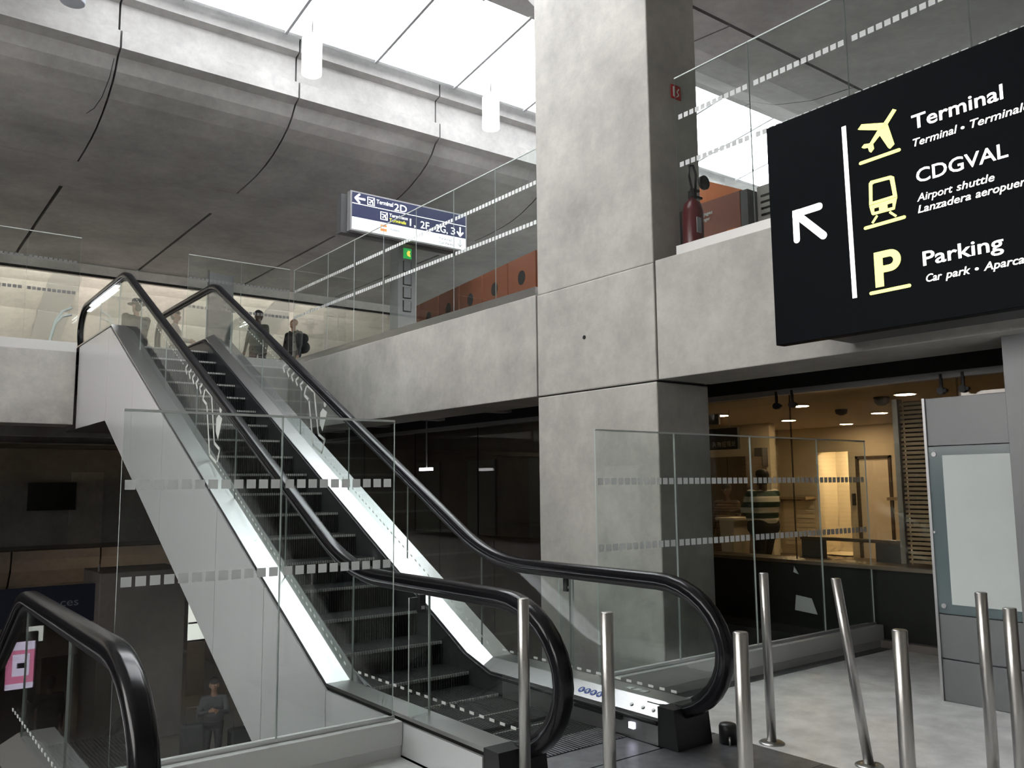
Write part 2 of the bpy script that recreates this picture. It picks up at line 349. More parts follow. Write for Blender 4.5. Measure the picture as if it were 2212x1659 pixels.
# right low wall: glazed dark face, steel ledge, brown concrete below
bm = BM(); box(bm, 8.1, 8.35, -2, 7.9, -.4, .74)
wr = struct('wall_right', bm, 'black_wall', 'dark glossy low wall under the shop window')
sbox('plinth', (8.02, 8.1, -2, 4.62, 0, .07), 'concrete_dark', wr)
sbox('coping', (8.02, 8.42, -2, 22, .74, .775), 'bronze', wr)
for k in range(9):
    y0 = 7.9 + k*1.6
    sbox('concrete_panel', (8.1, 8.4, y0+.008, y0+1.592, -.95, .74), 'concrete_dark', wr)
bm = BM(); prism(bm, [(8.1, -.95), (8.16, -1.15), (8.4, -1.4), (8.9, -1.55), (8.9, -.95)], 7.9, 22.3, 'Y'); obj('curved_edge', bm, 'concrete_dark', wr)
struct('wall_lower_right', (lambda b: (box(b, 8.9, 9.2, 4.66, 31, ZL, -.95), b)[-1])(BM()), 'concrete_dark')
# ---- column
cl = thing('concrete_column', 'massive rectangular pale concrete column right of the escalator', 'column', (6.585, 6.685, ZL))
for z0, z1, e in ((ZL, 2.60, 0), (2.615, 3.80, 0), (3.803, 9.5, .006)): sbox('concrete_lift', (6.2+e, 6.97-e, 5.76+e, 7.61-e, z0, z1), 'concrete', cl, bevel=.012)
sbox('joint_core', (6.22, 6.95, 5.78, 7.59, 2.5, 2.7), 'gap', cl)
bm = BM(); cyl(bm, (6.193, 6.8, 3.19), .022, .01, 'X', 16); obj('tie_hole', bm, 'gap', cl)
# ---- mezzanine slab and edge beams
bm = BM(); box(bm, 6.97, 24, -6, 15.6, 3.15, ZM); box(bm, -9.6, 22, 15.6, 28.3, 3.15, ZM)
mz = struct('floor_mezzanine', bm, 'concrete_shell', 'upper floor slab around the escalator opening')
for y0, y1 in ((-6, 0.6), (0.62, 5.735), (7.635, 14.9)): sbox('edge_beam', (6.2, 6.97, y0, y1, 2.615, 3.815), 'concrete', mz, bevel=.008)
for x0, x1 in ((-9.6, -5.0), (-4.98, 2.66), (4.36, 6.97)): sbox('edge_beam', (x0, x1, 14.92, 15.6, 2.615, 3.775), 'concrete', mz, bevel=.008)
sbox('beam_joint', (6.23, 6.9, 5.735, 5.76, 2.615, 3.8), 'gap', mz); sbox('beam_joint', (6.23, 6.9, 7.61, 7.635, 2.615, 3.8), 'gap', mz)
for k in range(7): sbox('cross_beam', (6.97, 8.3, 8.6+k*1.9, 8.85+k*1.9, 2.72, 3.15), 'concrete_shell', mz)
for k in range(3): sbox('cross_beam', (-9.6, 6.9, 17.2+k*2.4, 17.5+k*2.4, 2.55, 3.15), 'concrete_shell', mz)
sbox('light_trough', (-9.6, 4.4, 19.3, 19.7, 2.42, 2.5), 'bronze', mz)
# ---- far ceiling: shell panels cast 2.64 m wide, curved up to the roof light
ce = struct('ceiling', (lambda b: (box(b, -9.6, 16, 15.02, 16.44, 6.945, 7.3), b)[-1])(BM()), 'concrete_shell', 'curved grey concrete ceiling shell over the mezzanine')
prof = [(15.0, 6.94), (14.5, 6.955), (14.0, 6.99), (13.65, 7.04), (13.3, 7.125), (12.95, 7.25), (12.7, 7.38), (12.55, 7.5), (12.42, 7.665), (12.27, 7.73), (12.27, 7.985), (12.42, 8.06), (12.42, 8.46), (12.28, 8.5), (12.28, 8.72), (12.9, 8.72), (12.9, 7.75), (13.6, 7.45), (15.0, 7.3)]
XJ = [2.55 + 2.64*k for k in range(-4, 6)]
for a, b in zip(XJ, XJ[1:]):
    bm = BM(); prism(bm, prof, a+.014, b-.014, 'X')
    obj('curved_panel', bm, 'concrete_shell', ce)
    bm = BM(); box(bm, a+.03, b-.03, 16.45, 22.0, 6.95, 7.25); obj('flat_panel', bm, 'concrete_shell', ce)
bm = BM(); prism(bm, [(12.95, 7.8), (13.6, 7.5), (15, 7.32), (15, 9.3), (12.95, 9.3)], -9.6, 16, 'X'); box(bm, -9.6, 16, 15, 24.5, 7.26, 7.4); obj('backing', bm, 'gap', ce)
tube_pts = [(2.50, 12.42, 7.62), (2.49, 12.6, 7.41), (2.46, 12.9, 7.22), (2.41, 13.15, 7.13), (2.34, 13.3, 7.09)]
bm = BM(); tube(bm, tube_pts, .006, 6); o = obj('hanging_wire', bm, 'plastic', ce)
tr = struct('trim_1', (lambda b: (box(b, -9.6, 16, 22.0, 22.3, 6.70, 7.3), b)[-1])(BM()), 'concrete_warm', 'pale header strip at the far end of the ceiling')
sbox('shadow_line', (-9.6, 16, 21.98, 22.0, 6.66, 6.72), 'gap', tr)
# ---- near ceiling (over the camera, mirrored curve up to the roof light)
nprof = [(-8, 6.95), (5.92, 6.95), (5.92, 7.3), (-8, 7.3)]
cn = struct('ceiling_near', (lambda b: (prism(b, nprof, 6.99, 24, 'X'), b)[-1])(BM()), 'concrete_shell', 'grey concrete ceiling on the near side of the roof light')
nc = [(5.96, 6.945), (6.6, 7.0), (7.2, 7.16), (7.8, 7.46), (8.4, 7.95), (8.8, 8.42), (9.05, 8.82), (9.08, 8.76), (9.72, 8.80), (9.75, 9.15), (9.0, 9.2), (8.3, 8.5), (7.4, 7.8), (5.96, 7.3)]
for a, a2 in zip([6.98, 7.83, 10.47, 13.11, 15.75, 18.39, 21.03], [7.83, 10.47, 13.11, 15.75, 18.39, 21.03, 23.7]):
    bm = BM(); prism(bm, nc, a+.012, a2-.012, 'X'); obj('curved_panel', bm, 'concrete_shell', cn)
bm = BM(); prism(bm, [(5.9, 7.32), (7.3, 7.85), (8.2, 8.55), (8.95, 9.25), (8.95, 9.5), (5.9, 9.5)], 7.0, 24, 'X'); obj('backing', bm, 'gap', cn)
# ---- roof light: frosted panes between bars
rl = struct('window_1', (lambda b: (box(b, -9.6, 24, 9.70, 9.78, 9.0, 9.2), box(b, -9.6, 24, 12.06, 12.09, 8.68, 8.74), b)[-1])(BM()), 'mullion', 'bright frosted roof light running across the hall')
def zr(y): return 8.66 + (12.05-y)*0.145
XM = [0.16 + 1.57*k for k in range(1, 16)]
for a, b in zip(XM, XM[1:]):
    bm = BM(); A = [bm.verts.new(p) for p in ((a+.03, 9.72, zr(9.72)), (b-.03, 9.72, zr(9.72)), (b-.03, 12.06, zr(12.06)), (a+.03, 12.06, zr(12.06)))]
    B = [bm.verts.new(v.co + Vector((0, 0, .02))) for v in A]
    bm.faces.new(A); bm.faces.new(B[::-1])
    for i in range(4): bm.faces.new((A[i], A[(i+1) % 4], B[(i+1) % 4], B[i]))
    obj('roof_pane', bm, 'daylight', rl)
    bm = BM(); prism(bm, [(9.7, zr(9.7)-.05), (12.08, zr(12.08)-.05), (12.08, zr(12.08)+.03), (9.7, zr(9.7)+.03)], a-.022, a+.022, 'X'); obj('roof_bar', bm, 'mullion', rl)
struct('wall_upper_right', (lambda b: (box(b, 6.99, 7.15, -8, 7.5, 7.0, 9.6), b)[-1])(BM()), 'concrete')
r2_ = struct('fill_glazing', (lambda b: (box(b, 1.7, 7, 5.5, 5.6, 9.2, 9.5), b)[-1])(BM()), 'mullion', 'unseen row of frosted roof glazing above the escalators, added to brighten the floor')  # out-of-view glowing panes put in to light the floor from above
for a, b in zip(XM, XM[1:]):
    if b < 7:
        sbox('roof_pane', (a+.03, b-.03, 5.62, 9.0, 9.32, 9.34), 'daylight', r2_); sbox('roof_bar', (a-.022, a+.022, 5.6, 9.05, 9.27, 9.36), 'mullion', r2_)
struct('ceiling_hall', (lambda b: (box(b, -9.6, 7, -8, 5.5, 9.25, 9.5), box(b, -9.6, 1.7, 5.5, 9.05, 9.25, 9.5), box(b, 6.45, 7, 5.6, 9.05, 9.25, 9.5), b)[-1])(BM()), 'concrete_shell', 'flat roof slab above the open hall')
struct('roof_upstand', (lambda b: (box(b, -9.6, 1.70, 9.75, 12.28, 8.9, 9.2), box(b, -9.6, 24, 12.28, 12.9, 8.72, 9.5), box(b, 7, 24, 9.0, 9.75, 9.2, 9.6), box(b, -9.6, 7, 9.05, 9.75, 8.79, 9.25), b)[-1])(BM()), 'concrete_shell')
# ---- right end: tall daylit window of the mezzanine hall
wn = struct('window_2', (lambda b: (box(b, 22.0, 22.2, 8.5, 22, 8.9, 9.6), box(b, 22.0, 22.2, -8, 8.5, ZL, 9.6), box(b, 22, 22.2, 22, 31, ZL, 9.6), box(b, 22, 22.2, 8.5, 22, ZL, ZM), b)[-1])(BM()), 'concrete', 'bright tall window at the end of the mezzanine hall')
for k in range(9):
    y0 = 8.5+k*1.5; bm = BM(); box(bm, 22.06, 22.09, y0+.03, y0+1.47, ZM, 8.9); obj('glass_pane', bm, 'window_day', wn)
    sbox('window_bar', (22.02, 22.14, y0-.03, y0+.03, ZM, 8.9), 'mullion', wn)
struct('wall_end_upper', (lambda b: (box(b, 16.02, 22, 22.3, 22.6, ZM, 9.5), b)[-1])(BM()), 'white')
# ---- far beige vault wall behind the mezzanine
va = [(28.0, 3.4), (27.95, 4.2), (27.6, 5.0), (26.9, 5.8), (25.9, 6.45), (24.6, 6.95), (22.9, 7.28)]
bm = BM(); prism(bm, va + [(y+.25, z+.2) for y, z in va[::-1]], -9.6, 22, 'X')
fv = struct('wall_vault', bm, 'concrete_warm', 'beige lit vaulted wall seen at the back of the mezzanine')
for xr in (-2.4, 3.6, 9.5, 15.5):
    for i in range(len(va)-1):
        (ya, za), (yb, zb) = va[i], va[i+1]
        bm = BM(); prism(bm, [(ya-.02, za), (yb-.02, zb-.02), (yb+.04, zb+.04), (ya+.04, za+.04)], xr+.01, xr+.75, 'X'); obj('rib_panel', bm, 'satin', fv)
for k in range(2):
    pass
# ---- far side of the void at ground level
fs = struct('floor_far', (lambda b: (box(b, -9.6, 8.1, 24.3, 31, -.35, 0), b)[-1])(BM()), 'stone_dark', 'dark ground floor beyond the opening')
pr2 = [(24.3, .12), (24.15, .10), (24.12, -.12), (24.2, -.4), (24.5, -.75), (25.1, -1.05), (26, -1.2), (26, -.35), (24.5, -.35)]
for k in range(-5, 5):
    a = 3.1+2.0*k; bm = BM(); prism(bm, pr2, a+.02, a+1.98, 'X'); obj('curved_panel', bm, 'concrete_dark', fs)
sbox('underside', (-9.6, 9, 25.9, 31, -1.2, -1.15), 'concrete_dark', fs)
sbox('doorway_panel', (5.0, 5.9, 27.95, 28.0, 0, 2.1), 'concrete', fs)
struct('wall_far_ground', (lambda b: (box(b, -9.6, 8.1, 28.0, 28.2, 0, 3.15), b)[-1])(BM()), 'concrete_shell')
# ================================================================== ESCALATORS
def interp(nodes_, y):
    for (ya, za), (yb, zb) in zip(nodes_, nodes_[1:]):
        if y <= yb or (yb, zb) == nodes_[-1]: return za + (zb-za)*(y-ya)/(yb-ya)
def fillet(nodes_, radii, n=10):
    out = [nodes_[0]]
    for i in range(1, len(nodes_)-1):
        p0, p, p1 = (Vector(nodes_[i-1]), Vector(nodes_[i]), Vector(nodes_[i+1]))
        a = (p0-p).normalized(); b = (p1-p).normalized(); ang = a.angle(b); d = radii[i-1]/math.tan(ang/2)
        s, e = p+a*d, p+b*d
        for k in range(n+1):
            t = k/n; q = s*(1-t)**2 + p*2*t*(1-t) + e*t*t; out.append((q.x, q.y))
    out.append(nodes_[-1]); return out
def ribbon(bm, nd, x0, x1, o0, o1, th, mi=0):
    rows = [[bm.verts.new(c) for c in ((x0, y, z+o0), (x1, y, z+o1), (x1, y, z+o1-th), (x0, y, z+o0-th))] for y, z in nd]
    bm.faces.new(rows[0]); bm.faces.new(rows[-1][::-1])
    for A, B in zip(rows, rows[1:]):
        for k in range(4): bm.faces.new((A[k], B[k], B[(k+1) % 4], A[(k+1) % 4]))
def yz_panel(bm, pts_top, pts_bot, x0, x1, side=None): prism(bm, pts_top + pts_bot[::-1], x0, x1, 'X', 0, side)
def span(nd, ya, yb, off=0.0):
    ys = [ya] + [y for y, _ in nd if ya+1e-4 < y < yb-1e-4] + [yb]
    return [(y, interp(nd, y)+off) for y in ys]
# step mesh: riser and tread with grooves, one copy of the data for every step
def step_mesh():
    bm = BM(); w = 0.5
    box(bm, -w, w, 0.0, 0.41, -.03, -.006)                     # tread bed
    nr = 8; pts = [(0.0, -.006)] + [(0.012 + .05*math.sin(k/nr*PI*.5), -.006 - .225*k/nr) for k in range(nr+1)] + [(.09, -.231), (.09, -.006)]
    prism(bm, pts, -w, w, 'X')
    n = 44; p = 2*w/n
    for i in range(n):
        x = -w + i*p; box(bm, x+.006, x+.006+p*.5, .0, .40, -.006, .002)
        box(bm, x+.006, x+.006+p*.5, -.004, .012, -.231, -.02)
        box(bm, x+.004, x+.004+p*.62, -.007, .004, -.020, .003, 1)   # worn bright tooth at the nosing
    return mesh(bm, 'step', ['step', 'nosing'])
STEP = step_mesh()
HR_SEC = [(0.042*math.cos(a)*(1 if abs(math.cos(a)) < .8 else 1), 0.037*math.sin(a)) for a in []]
def rrect(w, h, r, n=4):
    o = []
    for cx, cy, a0 in ((w/2-r, h/2-r, 0), (-w/2+r, h/2-r, PI/2), (-w/2+r, -h/2+r, PI), (w/2-r, -h/2+r, 1.5*PI)):
        for k in range(n+1): o.append((cx+r*math.cos(a0+PI/2*k/n), cy+r*math.sin(a0+PI/2*k/n)))
    return o
def escalator(xc, deck, under, root, y_nw0, y_nw1, R, seams_g, seams_c, step_y0, step_y1, zf, full=True):
    H = .755
    h0 = [(y_nw0, deck[0][1]+H), (deck[1][0], deck[1][1]+H), (deck[2][0], deck[2][1]+H), (y_nw1, deck[3][1]+H)]
    mid = fillet(h0, R)
    def arc(cy, cz, sgn):
        return [(cy + sgn*.52*math.sin(PI*k/16), cz + .405*math.cos(PI*k/16)) for k in range(17)]
    a0 = arc(y_nw0, h0[0][1]-.405, -1); a1 = arc(y_nw1, h0[-1][1]-.405, 1)
    path = [(y_nw0+.10, a0[-1][1])] + a0[::-1] + mid[1:-1] + a1 + [(y_nw1-.10, a1[-1][1])]
    yd0, yd1 = deck[0][0], deck[3][0]
    for sgn in (-1, 1):
        xo, xg, xi = xc+sgn*.81, xc+sgn*.63, xc+sgn*.505
        # outer and inner decks
        bm = BM(); ribbon(bm, [(yd0+.16, deck[0][1])]+deck[1:], min(xo, xg), max(xo, xg), 0, 0, .022); obj('outer_deck', bm, 'deck', root)
        bm = BM(); lo, hi = (xg, xi) if sgn < 0 else (xi, xg); o_lo, o_hi = (0, -.07) if sgn < 0 else (-.07, 0)
        ribbon(bm, [(yd0+.16, deck[0][1])]+deck[1:], lo, hi, o_lo, o_hi, .015); obj('inner_deck', bm, 'deck', root)
        # skirt beside the steps
        bm = BM(); ys = [yd0+.16] + [yd0+.16+.35*k for k in range(1, int((yd1-yd0-.3)/.35))] + [yd1]
        yz_panel(bm, [(y, interp(deck, y)-.075) for y in ys], [(y, interp(deck, y)-.62) for y in ys], xi-.004, xi+.004); obj('skirt_panel', bm, 'skirt', root)
        bm = BM(); sk = [(y, interp(deck, y)-.10) for y in ys]
        sweep_yz(bm, sk, rrect(.02, .025, .006, 2), xi-sgn*.012); obj('skirt_brush', bm, 'plastic', root)
        # cladding with vertical seams and a dark gap under the deck
        for ya, yb in zip(seams_c, seams_c[1:]):
            bm = BM(); yz_panel(bm, span(deck, ya+.004, yb-.004, -.045), span(under, ya+.004, yb-.004), xo-.01, xo+.01); obj('cladding_panel', bm, 'clad', root)
        bm = BM(); ribbon(bm, [(yd0+.16, deck[0][1])]+deck[1:], xo-sgn*.03-.008, xo-sgn*.03+.008, -.02, -.02, .06); obj('shadow_gap', bm, 'gap', root)
        # newel boxes
        for yb, zb in ((yd0, deck[0][1]), (yd1-.16, deck[3][1])):
            bm = BM(); f = zb-.235; xa, xb = (xo-.004, xi+.004) if sgn < 0 else (xi-.004, xo+.004)
            prism(bm, [(yb, f+.002), (yb+.16, f+.002), (yb+.16, zb+.002), (yb+.03, zb+.002)] if yb == yd0 else [(yb, f+.002), (yb+.16, f+.002), (yb+.13, zb+.002), (yb, zb+.002)], xa, xb, 'X'); obj('newel_box', bm, 'plastic', root)
        # handrail and its steel guide
        bm = BM(); sweep_yz(bm, path, rrect(.096, .084, .032, 5), xg); obj('handrail', bm, 'rubber', root)
        for s_ in (-1, 1):
            bm = BM(); sweep_yz(bm, path, [(dx, dn-.018) for dx, dn in rrect(.006, .008, .002, 1)], xg+s_*.0475); obj('handrail_lip', bm, 'lip', root)
        bm = BM(); sweep_yz(bm, path[4:-4], [(dx, dn-.052) for dx, dn in rrect(.044, .03, .006, 2)], xg); obj('handrail_guide', bm, 'plastic', root)
        # glass panes
        top_in = [(y, z-.05) for y, z in mid]
        def ztop(y):
            for (ya, za), (yb, zb) in zip(top_in, top_in[1:]):
                if ya <= y <= yb: return za+(zb-za)*(y-ya)/(yb-ya)
            return top_in[0][1] if y < top_in[0][0] else top_in[-1][1]
        sm = seams_g[0 if sgn < 0 else 1]
        for i, (ya, yb) in enumerate(zip(sm, sm[1:])):
            ca, cb = ya+.004, yb-.004
            if i == 0:
                arcp = [(y_nw0-.47*math.sin(PI*k/12), h0[0][1]-.405+.355*math.cos(PI*k/12)) for k in range(13)]
                pts = [(cb, interp(deck, cb)-.03), (cb, ztop(cb))] + [(y, z) for y, z in arcp if z > deck[0][1]-.03] + [(y_nw0-.25, deck[0][1]-.03)]
            elif i == len(sm)-2:
                arcp = [(y_nw1+.47*math.sin(PI*k/12), h0[-1][1]-.405+.355*math.cos(PI*k/12)) for k in range(13)]
                pts = [(ca, interp(deck, ca)-.03), (ca, ztop(ca))] + [(y, z) for y, z in arcp if z > deck[3][1]-.03] + [(y_nw1+.25, deck[3][1]-.03)]
            else:
                ys = [ca + (cb-ca)*k/8 for k in range(9)]
                pts = [(y, ztop(y)) for y in ys] + [(y, interp(deck, y)-.03) for y in ys[::-1]]
            bm = BM(); prism(bm, pts, xg-.005, xg+.005, 'X', 0, 1); obj('balustrade_pane', bm, ['glass', 'glass_edge'], root)
    # underside
    bm = BM(); ribbon(bm, [p for p in under if p[0] >= 4.7], xc-.79, xc+.79, .02, .02, .02); obj('underside_panel', bm, 'sign_side', root)
    # steps
    y = step_y0
    while y < step_y1:
        o = bpy.data.objects.new('step', STEP); COL.objects.link(o); o.parent = root
        o.location = Vector((xc, y, zf(y))) - wloc(root); y += .40
    return path, mid
def zf_up(y):
    t = y+.40-5.62
    s = 0.0 if t < 0 else (t*t*.5/.9*TAN if t < .9 else TAN*(t-.45))
    top = 12.85
    if y+.4 > top-.9: s = min(s, ZM)
    return min(s, ZM)
up_root = thing('escalator', 'steel and glass escalator rising to the mezzanine, seen whole', 'escalator', (3.51, 4.2, 0))
deck_u = [(3.64, .235), (5.70, .235), (12.80, 3.90), (15.85, 3.90)]
under_u = [(3.64, .005), (4.70, .005), (4.71, -1.15), (5.70, -1.15), (12.86, 2.545), (15.85, 2.545)]
escalator(3.51, deck_u, under_u, up_root, 3.88, 15.4, (1.95, .9), ([3.3, 4.63, 5.66, 6.9, 8.15, 9.4, 10.65, 11.9, 13.15, 14.4, 16], [3.3, 4.75, 5.85, 7.05, 8.28, 9.55, 10.81, 12.05, 13.2, 14.4, 16]),
          [3.80, 4.70, 5.69, 6.87, 8.07, 9.97, 11.4, 12.84, 14.88], 4.25, 14.0, zf_up)
sbox('pit_floor', (2.72, 4.30, 3.76, 5.2, -.40, -.24), 'plastic', up_root)
# landing plates, comb plate, lamp, stickers, switches
sbox('comb_plate', (3.02, 4.0, 3.77, 4.06, -.03, 0.0), 'steel_dark', up_root)
bm = BM()
for k in range(34): box(bm, 3.03+k*.0285, 3.046+k*.0285, 4.06, 4.32, -.02, .007)
obj('comb_teeth', bm, 'steel_dark', up_root)['kind'] = 'stuff'
sbox('comb_bed', (3.02, 4.0, 4.06, 4.34, -.04, -.015), 'steel_dark', up_root)
sbox('comb_plate', (3.02, 4.0, 14.3, 15.9, ZM-.03, ZM), 'steel_dark', up_root)
for sgn in (-1, 1):
    bm = BM(); box(bm, 3.51+sgn*.505-.006, 3.51+sgn*.505+.006, 3.80, 5.4, 0.0, .16); obj('skirt_end', bm, 'steel', up_root)
sbox('landing_lamp', (4.0, 4.006, 4.0, 4.045, .06, .098), 'lamp_led', up_root)
sbox('brush_end', (3.985, 4.008, 4.10, 4.55, .10, .118), 'plastic', up_root)
def mk_deck(s, t, d):   # on the sloped inner deck of the far balustrade: s along +Y from 3.8, t up the slope
    k = .125; l = math.hypot(k, .07)
    return (4.015 + t*k/l - d*.07/l, 3.8+s, .235-.07 + t*.07/l + d*k/l + .001)
for k, s0 in enumerate((.76, .70, .64, .58)):
    bm = BM(); poly2d(bm, [(s0+.026*math.cos(a*PI/8), .06+.026*math.sin(a*PI/8)) for a in range(16)], mk_deck, .002); o = obj('sticker', bm, 'blue', up_root)
    bm = BM(); bar2d(bm, [(s0-.008, .045), (s0, .075), (s0+.01, .05)], .008, mk_deck, .003); obj('pictogram', bm, 'white', o)
for s0 in (.27, .17, .08):
    bm = BM(); poly2d(bm, [(s0+.012*math.cos(a*PI/6), .05+.012*math.sin(a*PI/6)) for a in range(12)], mk_deck, .006); obj('key_switch', bm, 'alu', up_root)
for s0 in (.30, .36, .43):
    sbox('notice_plate', (4.21, 4.26, 3.8+s0, 3.8+s0+.05, .235, .238), 'white', up_root)
def mk_l(s, t, d): return (2.874 - d, s, t)
def mk_r(s, t, d): return (4.134 - d, s, t)
def deco(mk, dy):
    bm = BM()
    for k in range(30):     # dashes along the top run
        y = 9.92+dy+k*.082
        if y < 12.35:
            z = interp(deck_u, y)+.585; poly2d(bm, [(y, z), (y+.03, z+.0155), (y+.03, z+.031), (y, z+.0155)], mk, .002)
    for k in range(60):
        y = 5.75+k*.075
        if y < 8.62+dy: z = interp(deck_u, y)+.063; poly2d(bm, [(y, z), (y+.03, z+.0155), (y+.03, z+.031), (y, z+.0155)], mk, .002)
    for k in range(19):
        y = 3.75+k*.098; poly2d(bm, [(y, .303), (y+.045, .303), (y+.045, .319), (y, .319)], mk, .002)
    obj('dash_line', bm, 'white', up_root)['kind'] = 'stuff'
    for k in range(5):
        y0, z0 = 9.745-k*.133+dy, 2.975-k*.0686+dy*TAN
        bm = BM(); bar2d(bm, [(y0, z0), (y0+.085, z0-.028), (y0+.03, z0-.10)], .028, mk, .002); obj('chevron', bm, 'white', up_root)
    d = lambda p: (p[0]+dy, p[1]+dy*TAN)
    loop = [d(p) for p in ((9.109, 2.652), (8.896, 2.555), (8.765, 2.055), (8.595, 1.981), (8.663, 1.842), (8.899, 1.937), (9.038, 2.468), (9.177, 2.537), (9.109, 2.652))]
    bm = BM(); bar2d(bm, loop, .031, mk, .002, 8); o = obj('escalator_symbol', bm, 'white', up_root)
    bm = BM(); poly2d(bm, [(d((8.60, 2.39))[0]+.035*math.cos(a*PI/6), d((8.60, 2.39))[1]+.04*math.sin(a*PI/6)) for a in range(12)], mk, .002)
    poly2d(bm, [d(p) for p in ((8.655, 2.34), (8.72, 2.30), (8.73, 2.17), (8.655, 2.08), (8.60, 2.18), (8.545, 2.29))], mk, .002); obj('figure_symbol', bm, 'white', up_root)
deco(mk_l, 0.0); deco(mk_r, .27)
# second escalator, going down beside the camera
dn_root = thing('escalator', 'escalator going down at the bottom left corner, only its black newel end shows', 'escalator', (0.19, 4.0, 0))
deck_d = [(3.35, .235), (5.70, .235), (12.80, -3.43), (15.85, -3.43)]
under_d = [(3.35, .005), (3.9, .005), (3.91, -1.15), (5.60, -1.15), (10.3, -3.6), (15.85, -3.66)]
def zf_dn(y):
    t = y-5.62
    s = 0.0 if t < 0 else (t*t*.5/.9*TAN if t < .9 else TAN*(t-.45))
    return max(-s, ZL)
escalator(0.19, deck_d, under_d, dn_root, 3.6, 15.4, (.7, 1.9), ([3.0, 4.4, 5.6, 6.9, 8.15, 9.4, 10.65, 11.9, 13.15, 14.4, 16],)*2, [3.51, 4.70, 5.69, 6.87, 8.07, 9.97, 11.4, 12.84, 14.88], 4.2, 14.0, zf_dn)
sbox('comb_plate', (-.31, .69, 3.4, 4.2, -.03, 0), 'steel_dark', dn_root)
bm = BM()
for k in range(22):
    y = 4.0+k*.09; z = .31; poly2d(bm, [(y, z+.0), (y+.04, z+.0), (y+.04, z+.016), (y, z+.016)], lambda s, t, d: (.814-d, s, t), .002)
obj('dash_line', bm, 'white', dn_root)['kind'] = 'stuff'
# light tubes under the handrail of the upper landing
bm = BM(); tube(bm, [(2.862, 13.35, 4.585), (2.862, 15.1, 4.585)], .012, 8); obj('light_tube', bm, 'lamp_tube', up_root)
bm = BM(); tube(bm, [(2.862, 13.35, 4.53), (2.862, 15.3, 4.53)], .008, 8); obj('light_tube', bm, 'lamp_tube', up_root)
# ================================================================== GLASS GUARDS
DOT = {}
for ax_n, d_ in (('Y', (-.026, .026, -.0003, .0003, -.025, .025)), ('X', (-.0003, .0003, -.026, .026, -.025, .025))):
    bm = BM(); box(bm, *d_); DOT[ax_n] = mesh(bm, 'marking_square', 'dots')
def guard(name, label, axis, c, seams, z0, z1, dots, plinth=None, pm='plinth', start_gap=0.003, group=None, thick=.013, far=False):
    mid_ = (seams[0]+seams[-1])/2
    loc = (mid_, c, plinth[2] if plinth else z0) if axis == 'Y' else (c, mid_, plinth[2] if plinth else z0)
    t = thing(name, label, 'guard rail', loc, group)
    for a, b in zip(seams, seams[1:]):
        bm = BM(); q = [(a+start_gap, z0), (b-start_gap, z0), (b-start_gap, z1), (a+start_gap, z1)]
        prism(bm, q, c-thick/2, c+thick/2, 'Y' if axis == 'Y' else 'X', 0, 1); p = obj('glass_pane', bm, ['glass', 'glass_edge'], t)
        e_ = .003; bm = BM(); box(bm, *((a+start_gap, b-start_gap, c-thick/2-e_, c+thick/2+e_) if axis == 'Y' else (c-thick/2-e_, c+thick/2+e_, a+start_gap, b-start_gap)), z1-.006, z1+.006); obj('polished_edge', bm, 'edge_light', p)
        for zc in dots:
            s = a+.02; bm = BM()
            while s < b-.05:
                if far:
                    box(bm, s, s+.052, c-thick/2-.001, c-thick/2-.0005, zc-.025, zc+.025)
                else:
                    o = bpy.data.objects.new('marking_square', DOT[axis]); COL.objects.link(o); o.parent = p
                    o.location = Vector((s+.026, c-thick/2-.0008, zc) if axis == 'Y' else (c-thick/2-.0008, s+.026, zc)) - wloc(p)
                s += .0705
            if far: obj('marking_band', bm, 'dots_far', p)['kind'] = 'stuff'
            else: bm.free()
    if plinth:
        y0, y1, zb, zt = plinth
        if axis == 'Y':
            sbox('plinth', (seams[0]-.0, seams[-1]+.02, y0, y1, zb+.065, zt), pm, t, bevel=.004)
            sbox('plinth_foot', (seams[0], seams[-1]+.02, y0+.015, y1, zb, zb+.065), pm, t)
            sbox('clamp_strip', (seams[0], seams[-1], c-.022, c-.011, zt, zt+.022), 'steel', t)
            sbox('gasket', (seams[0], seams[-1], c-.011, c+.011, zt, zt+.01), 'gap', t)
        else:
            sbox('steel_kickplate', (y0, y1, seams[0], seams[-1], zb, zt), 'steel' if pm == 'steel' else 'satin', t)
    return t
guard('glass_guard', 'glass guard on a pale plinth left of the escalator foot', 'Y', 4.70, [1.07, 1.93, 2.665], .19, 2.005, (1.62, 1.13), (4.62, 4.80, 0, .205))
guard('glass_guard', 'glass guard on a grey plinth between escalator foot and dark wall', 'Y', 4.70, [4.365, 5.24, 6.22, 7.23, 8.07], .19, 2.005, (1.62, 1.13), (4.62, 4.80, 0, .205))
guard('glass_guard', 'mezzanine glass guard on the beam behind the big black sign', 'X', 6.26, [.7, 1.66, 2.63, 3.60, 4.57, 5.46], 3.83, 5.63, (5.21, 4.72), (6.21, 6.31, 3.815, 3.90), thick=.009)
guard('glass_guard', 'mezzanine glass guard on the beam left of the column', 'X', 6.26, [7.65, 8.5, 9.46, 10.45, 11.43, 12.41, 13.4, 14.86], 3.83, 5.63, (5.21, 4.72), (6.21, 6.31, 3.815, 3.92), pm='steel', thick=.007)
def far_guard(label, seams):
    t = guard('glass_guard', label, 'Y', 14.97, seams, 3.80, 5.66, (5.24, 4.74), far=True)
    sbox('steel_kickplate', (seams[0], seams[-1], 14.93, 15.03, 3.775, 3.93), 'satin', t)
far_guard('mezzanine glass guard left of the escalator head', [-2.0, -1.0, 0.0, 1.0, 1.9, 2.66])
far_guard('mezzanine glass guard right of the escalator head', [4.36, 5.3, 6.22])
